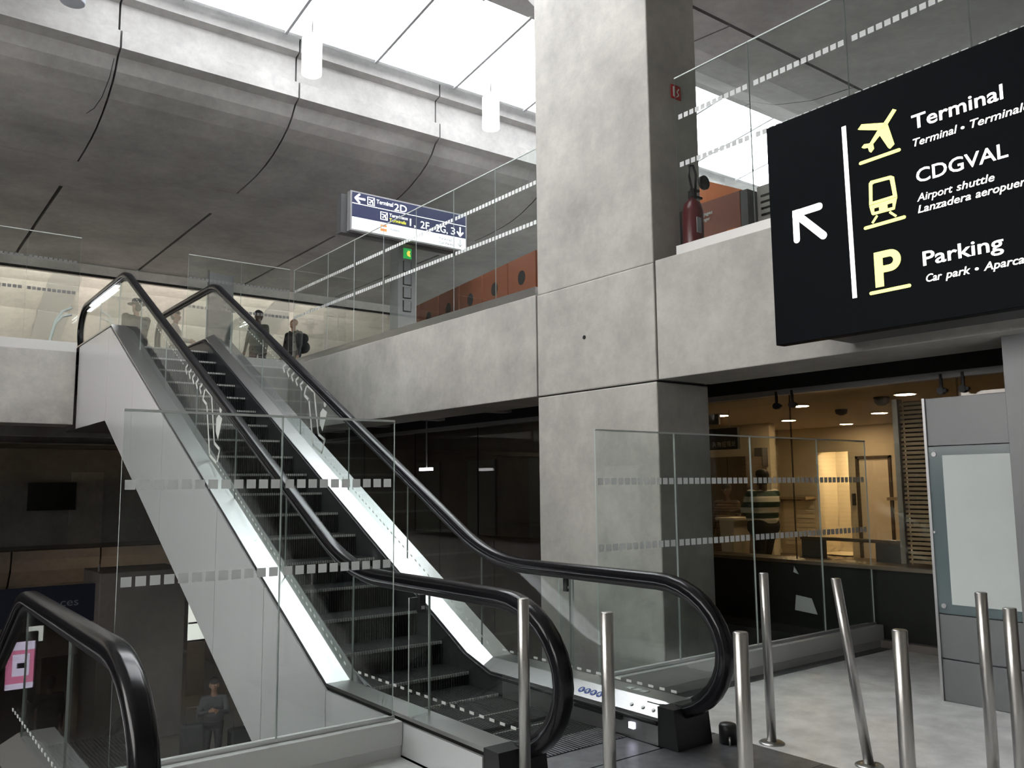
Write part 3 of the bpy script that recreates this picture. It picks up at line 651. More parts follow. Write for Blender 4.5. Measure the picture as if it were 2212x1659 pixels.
# short deflector panes with clips between guard and handrail
def deflector(label, x0, x1, y, z0, z1, clip_x):
    t = thing('deflector_pane', label, 'glass panel', ((x0+x1)/2, y, z0))
    bm = BM(); prism(bm, [(x0, z0), (x1, z0), (x1, z1), (x0, z1)], y-.006, y+.006, 'Y', 0, 1); obj('glass_pane', bm, ['glass', 'glass_edge'], t)
    sbox('clip', (clip_x-.02, clip_x+.02, y-.03, y+.01, z1-.09, z1+.015), 'plastic', t); sbox('clip_screw', (clip_x-.012, clip_x+.012, y-.034, y-.03, z1-.07, z1-.05), 'steel', t)
deflector('narrow glass deflector with black clip beside the left handrail', 2.69, 2.83, 4.56, .24, .93, 2.77)
deflector('narrow glass deflector with clip beside the right handrail', 4.19, 4.33, 4.93, .24, .90, 4.26)
# ================================================================== BOLLARDS
def bollard(x, y, label, lean=(0, 0), h=1.035):
    t = thing('bollard', label, 'bollard', (x, y, 0), 'brushed steel bollards round the escalator foot')
    r = .0285; lx, ly = lean
    bm = BM(); prof_ = [(r, .0), (r, h-.004), (r-.004, h)]
    lathe(bm, prof_, (0, 0, 0), 28)
    for v in bm.verts: v.co.x += lx*v.co.z/h; v.co.y += ly*v.co.z/h
    p = obj('post', bm, 'steel_post', t, local=True)
    bm = BM(); lathe(bm, [(.078, 0), (.078, .004), (.07, .010), (.034, .014)], (0, 0, 0), 28); obj('base_plate', bm, 'steel_post', t, local=True)
bollard(2.70, 3.455, 'upright steel bollard in front of the left black newel')
bollard(2.66, 2.81, 'upright steel bollard in front of the escalator landing lamp', (.03, .03))
bollard(2.72, 2.135, 'steel bollard left of the one with the visible round base')
bollard(4.60, 3.405, 'far steel bollard whose round base plate shows on the stone', (-.01, .0))
bollard(4.665, 2.80, 'strongly leaning steel bollard on the stone floor', (-.03, .13))
bollard(3.22, 1.775, 'short-looking steel bollard right of the leaning one')
bollard(4.59, 2.085, 'steel bollard in front of the pale poster')
bollard(4.125, 1.755, 'rightmost steel bollard at the picture edge')
bm = BM(); lathe(bm, [(.055, 0), (.055, .10), (.048, .115), (.02, .12)], (4.40, 3.58, 0)); cap = obj('rubber_stop', bm, 'plastic')
tag(cap, 'black rubber floor stop beside the right newel box', 'floor stop')
bm = BM(); cyl(bm, (4.36, 3.535, .0), .006, .05); obj('bolt', bm, 'steel', cap)
# ================================================================== BIG BLACK SIGN
sg = thing('direction_sign', 'large black backlit direction sign with yellow symbols, top right', 'sign', (5.7, 2.4, 2.645))
SX = 5.55
sbox('sign_face', (SX, SX+.10, .9, 3.91, 2.645, 4.385), 'sign_black', sg, bevel=.004)
sbox('rear_box', (SX+.10, 6.2, .9, 3.67, 2.69, 4.25), 'sign_side', sg)
def mk_s(s, t, d): return (SX-.0005-d, 3.91-s, t)
def sgp(name, pl, mat='sign_yellow'):
    bm = BM(); pl(bm); return obj(name, bm, mat, sg)
sgp('divider_bar', lambda b: poly2d(b, [(.655, 2.895), (.688, 2.895), (.678, 4.17), (.645, 4.17)], mk_s), 'sign_white')
def arrow(b):
    bar2d(b, [(.235, 3.628), (.43, 3.632)], .055, mk_s, .004, 12); bar2d(b, [(.228, 3.628), (.228, 3.425)], .052, mk_s, .004, 12)
    bar2d(b, [(.235, 3.622), (.452, 3.405)], .058, mk_s, .004, 12); poly2d(b, [(.202, 3.60), (.202, 3.657), (.26, 3.657), (.26, 3.60)], mk_s)
sgp('arrow_symbol', arrow, 'sign_white')
def plane_poly(k=1, ox=0, oy=0, cx=0, cy=0):
    return [[(1.035, 4.165), (1.06, 4.15), (.99, 4.07), (.975, 4.05), (.95, 4.068), (.965, 4.09)],
            [(.80, 4.137), (.77, 4.108), (.785, 4.10), (.918, 4.052), (.975, 4.045), (.99, 4.07), (.965, 4.09)],
            [(.99, 4.075), (1.03, 3.913), (.997, 3.89), (.985, 3.90), (.928, 4.012), (.95, 4.068)],
            [(.95, 4.07), (.93, 4.01), (.876, 3.965), (.85, 3.975), (.915, 4.05)],
            [(.876, 3.968), (.882, 3.93), (.858, 3.908), (.845, 3.92), (.838, 3.95), (.805, 3.955), (.79, 3.967), (.81, 3.985), (.85, 3.978)]]
sgp('aeroplane_symbol', lambda b: [poly2d(b, q, mk_s) for q in plane_poly()])
sgp('underline_bar', lambda b: bar2d(b, [(.775, 3.855), (1.06, 3.862)], .024, mk_s, .004, 10))
def train(b):
    ring2d(b, [(.842, 3.705), (.99, 3.70), (1.012, 3.685), (1.026, 3.54), (.821, 3.532), (.828, 3.69)], [(.866, 3.68), (.975, 3.676), (.982, 3.67), (.997, 3.556), (.846, 3.552), (.852, 3.675)], mk_s)
    poly2d(b, [(.821, 3.528), (1.026, 3.536), (1.02, 3.52), (.824, 3.512)], mk_s)
    for q in ([(.824, 3.512), (.855, 3.513), (.855, 3.47), (.835, 3.462)], [(.892, 3.514), (.952, 3.516), (.952, 3.474), (.892, 3.472)], [(.99, 3.518), (1.02, 3.52), (1.002, 3.455), (.99, 3.47)],
              [(.835, 3.475), (1.0, 3.475), (.998, 3.455), (.842, 3.455)], [(.855, 3.513), (.892, 3.514), (.892, 3.503), (.855, 3.502)], [(.952, 3.516), (.99, 3.518), (.99, 3.506), (.952, 3.504)]): poly2d(b, q, mk_s)
    bar2d(b, [(.875, 3.445), (.835, 3.40)], .016, mk_s); bar2d(b, [(.965, 3.447), (1.01, 3.405)], .016, mk_s)
sgp('shuttle_symbol', train)
sgp('underline_bar', lambda b: bar2d(b, [(.782, 3.377), (1.065, 3.384)], .024, mk_s, .004, 10))
def pee(b):
    poly2d(b, [(.832, 2.938), (.893, 2.938), (.893, 3.186), (.832, 3.186)], mk_s)
    n = 14; cx, cy = .945, 3.11
    out = [(.893, 3.186)] + [(cx+.078*math.sin(PI*k/n), cy+.076*math.cos(PI*k/n)) for k in range(n+1)] + [(.893, 3.034)]
    inn = [(.893, 3.138)] + [(cx-.005+.03*math.sin(PI*k/n), cy+.028*math.cos(PI*k/n)) for k in range(n+1)] + [(.893, 3.082)]
    for i in range(len(out)-1): poly2d(b, [out[i], out[i+1], inn[i+1], inn[i]], mk_s)
sgp('parking_symbol', pee)
sgp('underline_bar', lambda b: bar2d(b, [(.795, 2.905), (1.07, 2.908)], .024, mk_s, .004, 10))
for body, s, t, w, cap, sh, bo in (('Terminal', 1.158, 3.972, .585, .102, 0, .012), ('Terminal', 1.158, 3.85, .295, .056, .22, .006), ('\u2022', 1.475, 3.845, .024, .056, 0, .006), ('Terminales', 1.534, 3.85, .39, .056, .22, .006), ('CDGVAL', 1.165, 3.595, .58, .098, 0, .01),
                                   ('Airport', 1.161, 3.466, .235, .054, .22, .006), ('shuttle', 1.42, 3.466, .235, .054, .22, .006), ('Lanzadera', 1.161, 3.386, .345, .054, .22, .008), ('aeropuerto', 1.535, 3.386, .36, .054, .22, .008), ('Parking', 1.172, 3.022, .505, .10, 0, .012), ('Car', 1.185, 2.909, .105, .054, .22, .01), ('park', 1.312, 2.909, .158, .054, .22, .01), ('\u2022', 1.497, 2.905, .024, .054, 0, .006), ('Aparcamiento', 1.55, 2.909, .47, .054, .22, .01)):
    text('lettering', body, 'sign_white', mk_s, s, t, w, cap, sh, bo, sg)
# ================================================================== GREY DISPLAY PANEL
dp = thing('display_panel', 'tall slate grey panel holding a pale framed poster, right edge', 'display panel', (6.7, 2.7, 0))
for z0, z1 in ((0, .30), (.305, .625), (1.86, 2.225)): sbox('clad_sheet', (6.44, 6.9, 2.3, 3.235, z0+.002, z1-.002), 'panel_grey', dp, bevel=.004)
sbox('body', (6.47, 6.88, 2.3, 3.21, 0, 2.2), 'panel_grey', dp)
sbox('edge_strip', (6.425, 6.90, 3.235, 3.255, 0, 2.225), 'alu', dp)
sbox('poster_frame', (6.435, 6.47, 2.3, 3.235, .63, 1.855), 'poster_frame', dp)
sbox('poster', (6.430, 6.436, 2.3, 3.13, .70, 1.79), 'poster', dp)
for y, z in ((3.19, 1.80), (3.19, .685)):
    bm = BM(); cyl(bm, (6.425, y, z), .018, .012, 'X', 16); obj('fixing_stud', bm, 'alu', dp)
bm = BM(); cyl(bm, (6.424, 3.225, 1.22), .008, .012, 'X', 10); obj('key_lock', bm, 'steel', dp)
sbox('post', (6.39, 6.95, .8, 2.64, 0, 3.0), 'panel_grey', dp, bevel=.004)
# ================================================================== SHOP WINDOW AND OFFICE
sf = struct('window_3', (lambda b: (box(b, 8.05, 8.25, -2, 22, 2.56, 2.62), b)[-1])(BM()), 'alu', 'office shop window above the dark low wall')
sbox('header', (8.02, 8.2, -2, 22, 2.62, 2.9), 'soffit_black', sf)
SS = [-2.0, -.1, 1.83, 3.78, 5.60, 7.6, 9.6, 11.6, 13.6, 15.6, 17.6, 19.6, 21.6]
for a, b in zip(SS, SS[1:]):
    bm = BM(); prism(bm, [(a+.005, .775), (b-.005, .775), (b-.005, 2.56), (a+.005, 2.56)], 8.14, 8.152, 'X', 0, 1); obj('glass_pane', bm, ['glass_dark', 'gap'], sf)
for yc in (3.78, 5.60):
    for dy in (-.10, .10):
        bm = BM(); cyl(bm, (8.02, yc+dy, 2.44), .035, .06, 'X', 16); box(bm, 8.04, 8.06, yc+dy-.012, yc+dy+.012, 2.44, 2.6); cyl(bm, (8.02, yc+dy-.04, 2.44), .018, .05, 'X', 10); obj('glass_clamp', bm, 'plastic', sf)
bm = BM(); box(bm, 8.45, 17.3, 2.6, 12.2, -.3, -.0)
struct('floor_office', bm, 'office_floor')
bm = BM(); box(bm, 8.35, 17.3, -2, 12.2, 2.8, 2.9)
struct('ceiling_office', bm, 'office_ceil', 'cream office ceiling behind the shop window')
bm = BM(); box(bm, 17.0, 17.2, 2.4, 9.35, 0, 2.8); box(bm, 17.0, 17.2, 10.1, 10.3, 0, 2.8); box(bm, 17, 17.2, 11.05, 12.2, 0, 2.8); box(bm, 17.0, 17.2, 9.35, 10.1, 2.12, 2.8); box(bm, 17.0, 17.2, 10.3, 11.05, 2.26, 2.8)
struct('wall_office_back', bm, 'office_wall')
struct('wall_office_left', (lambda b: (box(b, 9.1, 17.2, 12.05, 12.25, 0, 2.8), box(b, 14.6, 14.8, 10.55, 12.1, 0, 2.8), b)[-1])(BM()), 'office_wall')
struct('wall_office_right', (lambda b: (box(b, 8.45, 17.2, 2.3, 2.5, 0, 2.8), b)[-1])(BM()), 'office_wall')
d1 = struct('door_1', (lambda b: (box(b, 18.3, 18.4, 9.8, 11.6, -.1, 2.5), b)[-1])(BM()), 'door_white', 'bright cream passage seen through the open office doorway')
d2 = struct('door_2', (lambda b: (box(b, 17.02, 17.06, 9.38, 10.07, .0, 2.1), b)[-1])(BM()), 'door_white', 'closed cream office door')
for y0, y1 in ((9.33, 9.39), (10.06, 10.12)): sbox('door_frame', (16.97, 17.02, y0, y1, 0, 2.14), 'door_dark', d2)
sbox('door_frame', (16.97, 17.02, 9.33, 10.12, 2.09, 2.14), 'door_dark', d2)
sbox('door_reader', (16.94, 17.0, 10.16, 10.22, 1.1, 1.35), 'plastic', d2)
bm = BM(); box(bm, 18.4, 18.45, 9, 12, -.1, 2.8); box(bm, 17.2, 18.45, 11.4, 11.5, 0, 2.8); box(bm, 17.2, 18.45, 9.6, 9.7, 0, 2.8); box(bm, 17.2, 18.45, 9.6, 11.5, 2.5, 2.6); box(bm, 17.0, 18.45, 9.6, 11.5, -.1, 0)
struct('wall_passage', bm, 'office_wall')
# downlights
for k, (x, y, lab) in enumerate(((12.06, 9.70, 'round warm downlight nearest the green-edged column side'), (14.16, 9.776, 'round warm downlight above the striped jersey person'), (16.12, 9.76, 'small round warm downlight above the open doorway'),
                                 (11.63, 7.81, 'round warm downlight beside the two black glass clamps'), (14.05, 7.87, 'round warm downlight above the closed cream door'), (11.33, 5.96, 'largest round warm downlight nearest the slatted shutter'))):
    t = thing('downlight', lab, 'ceiling light', (x, y, 2.8), 'office downlights')
    bm = BM(); lathe(bm, [(.15, -.012), (.15, 0), (.12, .0)], (x, y, 2.79)); obj('trim_ring', bm, 'white', t)
    bm = BM(); lathe(bm, [(.125, -.016), (.125, -.008)], (x, y, 2.79)); obj('lens', bm, 'downlight', t)
bm = BM(); box(bm, 17.6, 18.0, 10.3, 10.7, 2.47, 2.49); pl = tag(obj('passage_lamp', bm, 'downlight'), 'ceiling lamp inside the bright office passage', 'ceiling light')
bm = BM(); lathe(bm, [(.03, -.10), (.09, -.07), (.10, -.02), (.10, 0)], (13.0, 7.95, 2.8)); tag(obj('dome_camera', bm, 'plastic'), 'black dome camera on the cream office ceiling', 'camera')
bm = BM(); lathe(bm, [(.05, -.12), (.10, -.08), (.11, -.02), (.11, 0)], (11.6, 6.45, 2.8)); tag(obj('dome_camera', bm, 'plastic'), 'black dome camera beside the top of the slatted shutter', 'camera')
# wall furniture
bm = BM(); box(bm, 14.42, 14.6, 10.60, 10.80, 1.93, 2.30); tag(obj('wall_speaker', bm, 'sign_side', bevel=.01), 'dark upright loudspeaker on the cream office wall', 'speaker')
ct = thing('alcove_counter', 'cream shuttered hatch with shelf left of the open doorway', 'counter', (16.8, 11.5, 0))
sbox('shelf', (16.6, 17.0, 11.12, 12.0, 1.22, 1.28), 'shutter', ct)
for k in range(10): sbox('hatch_slat', (16.96, 17.0, 11.15, 11.95, .2+k*.1, .29+k*.1), 'door_white', ct)
ct = thing('alcove_counter', 'cream hatch with shelf beside the closed office door', 'counter', (16.8, 8.9, 0))
sbox('shelf', (16.6, 17.0, 8.65, 9.25, 1.22, 1.28), 'shutter', ct)
for k in range(10): sbox('hatch_slat', (16.96, 17.0, 8.68, 9.22, .2+k*.1, .29+k*.1), 'door_white', ct)
cb = thing('dark_cabinet', 'dark brown wall cupboards behind the two people in the office', 'cabinet', (13.6, 11.5, 0))
for k in range(3): sbox('cupboard_door', (13.9, 14.55, 10.62+k*.46, 11.06+k*.46, .0, 2.12), 'door_dark', cb)
# hanging board with Chinese characters
hb = thing('hanging_board', 'dark hanging board with Chinese characters beside the column', 'sign', (11.4, 9.0, 2.2))
sbox('board', (11.36, 11.42, 8.82, 9.72, 2.15, 2.50), 'navy_board', hb)
for y in (9.0, 9.5): sbox('hanger_rod', (11.385, 11.395, y-.005, y+.005, 2.5, 2.8), 'alu', hb)
def mk_h(s, t, d): return (11.355-d, 9.36-s, t)
G = {'失': [[(.3,.95),(.2,.75)],[(.2,.75),(.85,.75)],[(.05,.5),(.95,.5)],[(.5,.98),(.5,.5),(.1,.05)],[(.52,.48),(.95,.05)]],
     '物': [[(.15,.9),(.08,.7)],[(.05,.72),(.42,.72)],[(.25,.95),(.25,.05)],[(.03,.4),(.45,.5)],[(.6,.95),(.48,.65)],[(.55,.75),(.95,.75),(.9,.1),(.8,.1)],[(.68,.72),(.5,.3)],[(.82,.72),(.6,.15)]],
     '招': [[(.05,.72),(.4,.72)],[(.24,.97),(.24,.05),(.12,.1)],[(.05,.35),(.42,.5)],[(.5,.9),(.95,.9),(.92,.58)],[(.7,.9),(.5,.58)],[(.52,.45),(.92,.45),(.92,.05),(.52,.05),(.52,.45)]],
     '领': [[(.25,.97),(.05,.65)],[(.25,.95),(.45,.7)],[(.1,.55),(.4,.55),(.25,.3)],[(.2,.25),(.35,.1)],[(.5,.93),(.98,.93)],[(.72,.92),(.68,.78)],[(.56,.75),(.92,.75),(.92,.28)],[(.56,.75),(.56,.28)],[(.74,.62),(.7,.3),(.5,.05)],[(.78,.25),(.97,.05)]],
     '处': [[(.28,.95),(.05,.5)],[(.22,.75),(.48,.75),(.3,.35),(.05,.1)],[(.18,.55),(.4,.2),(.95,.05)],[(.68,.97),(.68,.25)],[(.7,.65),(.9,.5)]]}
for i, ch in enumerate('失物招领处'):
    bm = BM()
    for st in G[ch]: bar2d(bm, [(.02+i*.10+x*.085, 2.19+y*.095) for x, y in st], .011, mk_h, .003)
    obj('character', bm, 'txt_board', hb)
eb = thing('exit_light', 'small green emergency exit sign on the office ceiling by the column', 'sign', (11.2, 9.55, 2.55))
sbox('housing', (11.25, 11.29, 9.1, 9.42, 2.56, 2.74), 'alu', eb); sbox('light_panel', (11.245, 11.25, 9.11, 9.41, 2.57, 2.73), 'poster_frame', eb)
# office counter and railing behind the glass
oc = thing('office_counter', 'pale podium counter the striped jersey person leans on', 'counter', (11.3, 8.65, 0))
bm = BM(); prism(bm, [(8.62, 0), (8.78, 0), (8.84, 1.02), (8.56, 1.02)], 10.85, 11.25, 'X'); obj('body', bm, 'office_wall', oc); sbox('worktop', (10.80, 11.32, 8.52, 8.88, 1.02, 1.06), 'door_white', oc)
rb = thing('bench_rail', 'bronze rail with dark posts behind the shop window', 'rail', (8.7, 5.0, 0))
sbox('rail', (8.66, 8.74, 3.9, 5.9, .95, .985), 'bronze', rb)
for y in (5.75, 4.85, 3.95): sbox('post', (8.67, 8.73, y-.14, y+.14, 0, .95), 'sign_side', rb)
# slatted shutter
sh = thing('roller_shutter', 'bronze horizontal slatted shutter left of the grey display panel', 'shutter', (8.55, 3.7, .75))
sbox('side_post', (8.46, 8.56, 4.545, 4.60, .76, 2.44), 'alu', sh)
sbox('backing', (8.60, 8.62, 2.7, 4.55, .76, 2.42), 'door_dark', sh)
for k in range(36):
    z = .78+k*.0455; bm = BM(); prism(bm, [(8.5, z), (8.58, z+.012), (8.58, z+.022), (8.505, z+.03)], 2.7, 4.545, 'Y'); obj('slat', bm, 'shutter', sh)
# dim shop further along: doors behind the dark glass
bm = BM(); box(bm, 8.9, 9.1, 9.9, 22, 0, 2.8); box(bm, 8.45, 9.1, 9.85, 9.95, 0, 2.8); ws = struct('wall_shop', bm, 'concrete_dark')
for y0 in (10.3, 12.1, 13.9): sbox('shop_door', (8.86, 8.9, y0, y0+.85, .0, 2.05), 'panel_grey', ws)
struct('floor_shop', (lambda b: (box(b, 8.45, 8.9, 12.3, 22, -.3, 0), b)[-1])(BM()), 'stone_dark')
bm = BM(); box(bm, 7.5, 7.56, 12.05, 12.4, 1.85, 1.90); stl = thing('strip_lamp', 'small bright white strip lamp under the mezzanine behind the handrail', 'lamp', (7.53, 12.2, 1.85)); obj('tube', bm, 'lamp_cool', stl); sbox('hanger_rod', (7.52, 7.54, 12.2, 12.22, 1.9, 3.15), 'alu', stl)
# pale patches that paint white reflections onto the dark wall
for lab, y0, y1, z0, z1 in (('slanted pale patch painting a reflection on the dark low wall', 5.35, 5.62, .22, .40), ('tiny pale patch painting a reflection above the larger one', 5.55, 5.62, .62, .72)):
    bm = BM(); prism(bm, [(y0, z0), (y1, z0+.02), (y1-.02, z1), (y0+.06, z1-.02)], 8.094, 8.0985, 'X'); tag(obj('painted_reflection', bm, 'poster'), lab, 'reflection')
# ================================================================== PENDANT LAMPS
for x, lab in ((1.75, 'cut-off cylinder lamp at the top left edge'), (4.92, 'glowing cylinder pendant lamp left of the blue sign'), (8.17, 'glowing cylinder pendant lamp nearest the column')):
    t = thing('pendant_lamp', lab, 'pendant lamp', (x, 11.2, 7.6), 'cylinder lamps under the roof light')
    bm = BM(); lathe(bm, [(.135, .0), (.145, .01), (.145, .55), (.13, .56)], (x, 11.2, 7.6), 28); obj('glass_cylinder', bm, 'lamp_cool' if x > 2 else 'lamp_off', t)
    bm = BM(); lathe(bm, [(.09, .0), (.09, .06)], (x, 11.2, 8.16), 20); obj('cap', bm, 'alu', t)
    bm = BM(); cyl(bm, (x, 11.2, 8.2), .012, .58); obj('rod', bm, 'alu', t)
# ================================================================== MEZZANINE THINGS
s2 = thing('hanging_sign', 'navy and white backlit terminal sign hanging above the mezzanine', 'sign', (7.45, 12.6, 5.85))
def mk_2(s, t, d): return (6.27+s, 12.598-d, t)
sbox('housing', (6.27, 8.62, 12.60, 12.72, 5.855, 6.54), 'alu', s2); sbox('rear_housing', (6.17, 8.55, 12.74, 12.9, 5.83, 6.50), 'sign_side', s2)
def panel2(n, s0, s1, z0, z1, m):
    bm = BM(); poly2d(bm, [(s0, z0), (s1, z0), (s1, z1), (s0, z1)], mk_2, .004); return obj(n, bm, m, s2)
panel2('navy_panel', .03, 2.32, 6.09, 6.515, 'navy'); panel2('white_panel', .03, 2.32, 5.88, 6.09, 'sign_panel_white')
def mk_2b(s, t, d): return (6.27+s, 12.593-d, t)
bm = BM(); poly2d(bm, [(.03, 6.318), (2.32, 6.318), (2.32, 6.33), (.03, 6.33)], mk_2b); obj('divider_bar', bm, 'sign_txt_white', s2)
bm = BM(); bar2d(bm, [(.08, 6.42), (.27, 6.42)], .035, mk_2b); bar2d(bm, [(.16, 6.49), (.085, 6.42), (.16, 6.35)], .035, mk_2b, .004, 8); obj('arrow_symbol', bm, 'sign_txt_white', s2)
def plane_icon(s, t, k):
    bm = BM()
    ring2d(bm, [(s, t), (s+k, t), (s+k, t+k), (s, t+k)], [(s+.012, t+.012), (s+k-.012, t+.012), (s+k-.012, t+k-.012), (s+.012, t+k-.012)], mk_2b)
    for q in plane_poly(): poly2d(bm, [(s+.02+(x-.77)*k*2.8*.95, t+.02+(y-3.89)*k*2.8*.9) for x, y in q], mk_2b)
    obj('aeroplane_symbol', bm, 'sign_txt_white', s2)
plane_icon(.31, 6.345, .14); plane_icon(.56, 6.135, .14)
text('lettering', 'Terminal', 'sign_txt_white', mk_2b, .485, 6.40, .32, .075, 0, .008, s2); text('lettering', '2D', 'sign_txt_white', mk_2b, .83, 6.345, .25, .13, 0, .008, s2)
text('lettering', 'Terminaux', 'sign_txt_white', mk_2b, .735, 6.215, .37, .06, 0, .008, s2); text('lettering', 'Terminals', 'sign_txt_yellow', mk_2b, .735, 6.13, .33, .06, 0, .008, s2)
[text('lettering', w_, 'sign_txt_white', mk_2b, s_, 6.125, l_, .135, 0, .008, s2) for w_, s_, l_ in (('1,', 1.14, .12), ('2F,', 1.36, .22), ('2G,', 1.68, .25), ('3', 2.0, .09))]
bm = BM(); bar2d(bm, [(2.2, 6.29), (2.2, 6.13)], .03, mk_2b); bar2d(bm, [(2.14, 6.19), (2.2, 6.125), (2.26, 6.19)], .03, mk_2b, .004, 8); obj('arrow_symbol', bm, 'sign_txt_white', s2)
bm = BM(); poly2d(bm, [(.565, 5.935), (.685, 5.935), (.685, 6.05), (.565, 6.05)], mk_2b); obj('hotel_symbol', bm, 'sign_orange', s2)
bm = BM(); poly2d(bm, [(.575, 5.98), (.675, 5.98), (.675, 6.01), (.575, 6.01)], lambda s, t, d: mk_2b(s, t, d+.004)); obj('bed_symbol', bm, 'sign_panel_white', s2)
text('lettering', 'Hotels', 'sign_grey', mk_2b, .74, 5.975, .2, .05, 0, 0, s2); text('lettering', 'Parkings', 'sign_grey', mk_2b, 1.75, 5.995, .28, .045, 0, 0, s2); text('lettering', 'Car Parks', 'sign_grey', mk_2b, 1.75, 5.915, .3, .045, 0, .008, s2)
bm = BM(); bar2d(bm, [(2.2, 6.06), (2.2, 5.93)], .012, mk_2b); bar2d(bm, [(2.15, 5.975), (2.2, 5.925), (2.25, 5.975)], .012, mk_2b); obj('arrow_symbol', bm, 'sign_grey', s2)
sbox('mount', (7.45, 7.76, 12.9, 12.995, 5.9, 6.2), 'sign_side', s2)
tt = thing('signal_post', 'grey square post with green exit light under the terminal sign', 'post', (7.6, 13.1, ZM))
sbox('shaft', (7.42, 7.79, 13.0, 13.3, ZM, 6.2), 'totem', tt, bevel=.01)
sbox('exit_lamp', (7.52, 7.68, 12.985, 13.0, 5.65, 5.84), 'green', tt)
bm = BM(); poly2d(bm, [(7.6, 5.70), (7.66, 5.69), (7.64, 5.75), (7.66, 5.79), (7.61, 5.80), (7.58, 5.75)], lambda s, t, d: (s, 12.984-d, t)); obj('figure_symbol', bm, 'yellowdot', tt)
for k in range(4): sbox('display_frame', (7.53, 7.67, 12.985, 13.0, 5.42-k*.24, 5.60-k*.24), 'panel_grey', tt); sbox('frame_shadow', (7.515, 7.685, 12.992, 13.0, 5.405-k*.24, 5.605-k*.24), 'gap', tt)
# orange panel wall with round ports
pw = thing('panel_wall', 'row of rust orange panels with round black holes on the mezzanine', 'partition', (8.9, 13.0, ZM))
ax, ay, bx_, by = 8.55, 10.5, 9.22, 15.4
dxu, dyu = (bx_-ax), (by-ay); L_ = math.hypot(dxu, dyu); dxu /= L_; dyu /= L_
def wp(s, d, z): return (ax+dxu*s+dyu*d, ay+dyu*s-dxu*d, z)
def wall_panel(s0, s1, z0, z1, hole):
    bm = BM(); c = [wp(s0, 0, z0), wp(s1, 0, z0), wp(s1, 0, z1), wp(s0, 0, z1)]; e = [wp(s0, .06, z0), wp(s1, .06, z0), wp(s1, .06, z1), wp(s0, .06, z1)]
    A = [bm.verts.new(p) for p in c]; B = [bm.verts.new(p) for p in e]; bm.faces.new(A); bm.faces.new(B[::-1])
    for i in range(4): bm.faces.new((A[i], A[(i+1) % 4], B[(i+1) % 4], B[i]))
    p = obj('orange_panel', bm, 'orange', pw)
    if hole:
        bm = BM(); n = 20; sc_, zc = (s0+s1)/2, z1-.36
        A = [bm.verts.new(wp(sc_+.12*math.cos(2*PI*k/n), -.004, zc+.12*math.sin(2*PI*k/n))) for k in range(n)]; B = [bm.verts.new(wp(sc_+.12*math.cos(2*PI*k/n), .004, zc+.12*math.sin(2*PI*k/n))) for k in range(n)]
        bm.faces.new(A); bm.faces.new(B[::-1])
        for k in range(n): bm.faces.new((A[k], A[(k+1) % n], B[(k+1) % n], B[k]))
        obj('round_port', bm, 'gap', p)
for k in range(-1, 6): wall_panel(k*.95+.022, k*.95+.928, ZM, 5.40, True)
# baggage desk in the bright hall
bd = thing('baggage_desk', 'orange and brown baggage service desk behind the fire extinguisher', 'desk', (8.3, 6.2, ZM))
sbox('front_panel', (8.0, 8.04, 6.04, 6.62, ZM, 5.0), 'rust', bd)
for y0, z0 in ((6.12, 4.55), (6.30, 4.48), (6.5, 4.40)): sbox('slot_strip', (7.995, 8.0, y0, y0+.12, z0, z0+.025), 'orange_bright', bd)
bm = BM(); prism(bm, [(6.04, 5.0), (6.72, 5.0), (6.72, 5.36), (6.04, 5.02)], 8.02, 8.9, 'X'); obj('orange_top', bm, 'orange_bright', bd)
sbox('dark_column', (8.0, 8.3, 5.93, 6.03, ZM, 4.99), 'sign_side', bd)
bm = BM(); prism(bm, [(5.65, 5.28), (5.65, 5.20), (6.4, 5.10), (6.5, 5.2)], 8.9, 8.96, 'X'); obj('orange_brace', bm, 'orange_bright', bd)
def mk_b(s, t, d): return (7.995-d, 6.60-s, t)
text('lettering', 'Bagages', 'white', mk_b, -.06, 4.83, .22, .045, 0, .01, bd); text('lettering', 'nger', 'white', mk_b, .02, 4.76, .1, .045, 0, .01, bd)
vb = thing('vent_cabinet', 'pale grey slotted cabinet beside the baggage desk', 'cabinet', (8.2, 5.7, ZM))
sbox('body', (8.1, 8.6, 5.35, 5.88, ZM, 5.02), 'cloth_light', vb, bevel=.02)
for k in range(6): sbox('vent_slot', (8.094, 8.1, 5.62, 5.82, 4.5+k*.075, 4.525+k*.075), 'gap', vb); sbox('vent_slot', (8.094, 8.1, 5.38, 5.56, 4.5+k*.075, 4.525+k*.075), 'gap', vb)
# fire extinguisher hung on the column
fe = thing('fire_extinguisher', 'dark red fire extinguisher hung on the shaded column face', 'extinguisher', (6.66, 5.6, 3.95))
bm = BM(); lathe(bm, [(.05, 0), (.10, .02), (.108, .06), (.108, .42), (.09, .50), (.045, .545), (.03, .57)], (6.66, 5.62, 3.95), 24); obj('cylinder', bm, 'red', fe)
bm = BM(); box(bm, 6.645, 6.685, 5.58, 5.66, 4.5, 4.60); box(bm, 6.64, 6.76, 5.60, 5.63, 4.60, 4.62); box(bm, 6.66, 6.80, 5.60, 5.63, 4.53, 4.55); obj('valve', bm, 'plastic', fe)
bm = BM(); tube(bm, [(6.66, 5.6, 4.52), (6.60, 5.57, 4.60), (6.54, 5.55, 4.70), (6.55, 5.55, 4.82), (6.62, 5.56, 4.84), (6.67, 5.57, 4.76), (6.67, 5.58, 4.6)], .013, 8); obj('hose', bm, 'plastic', fe)
bm = BM(); cyl(bm, (6.80, 5.56, 4.70), .075, .03, 'Y', 20); obj('nozzle_cone', bm, 'plastic', fe)
sbox('label_plate', (6.585, 6.655, 5.505, 5.512, 4.12, 4.28), 'sign_grey', fe)
sbox('wall_bracket', (6.62, 6.70, 5.72, 5.76, 4.0, 4.4), 'plastic', fe)
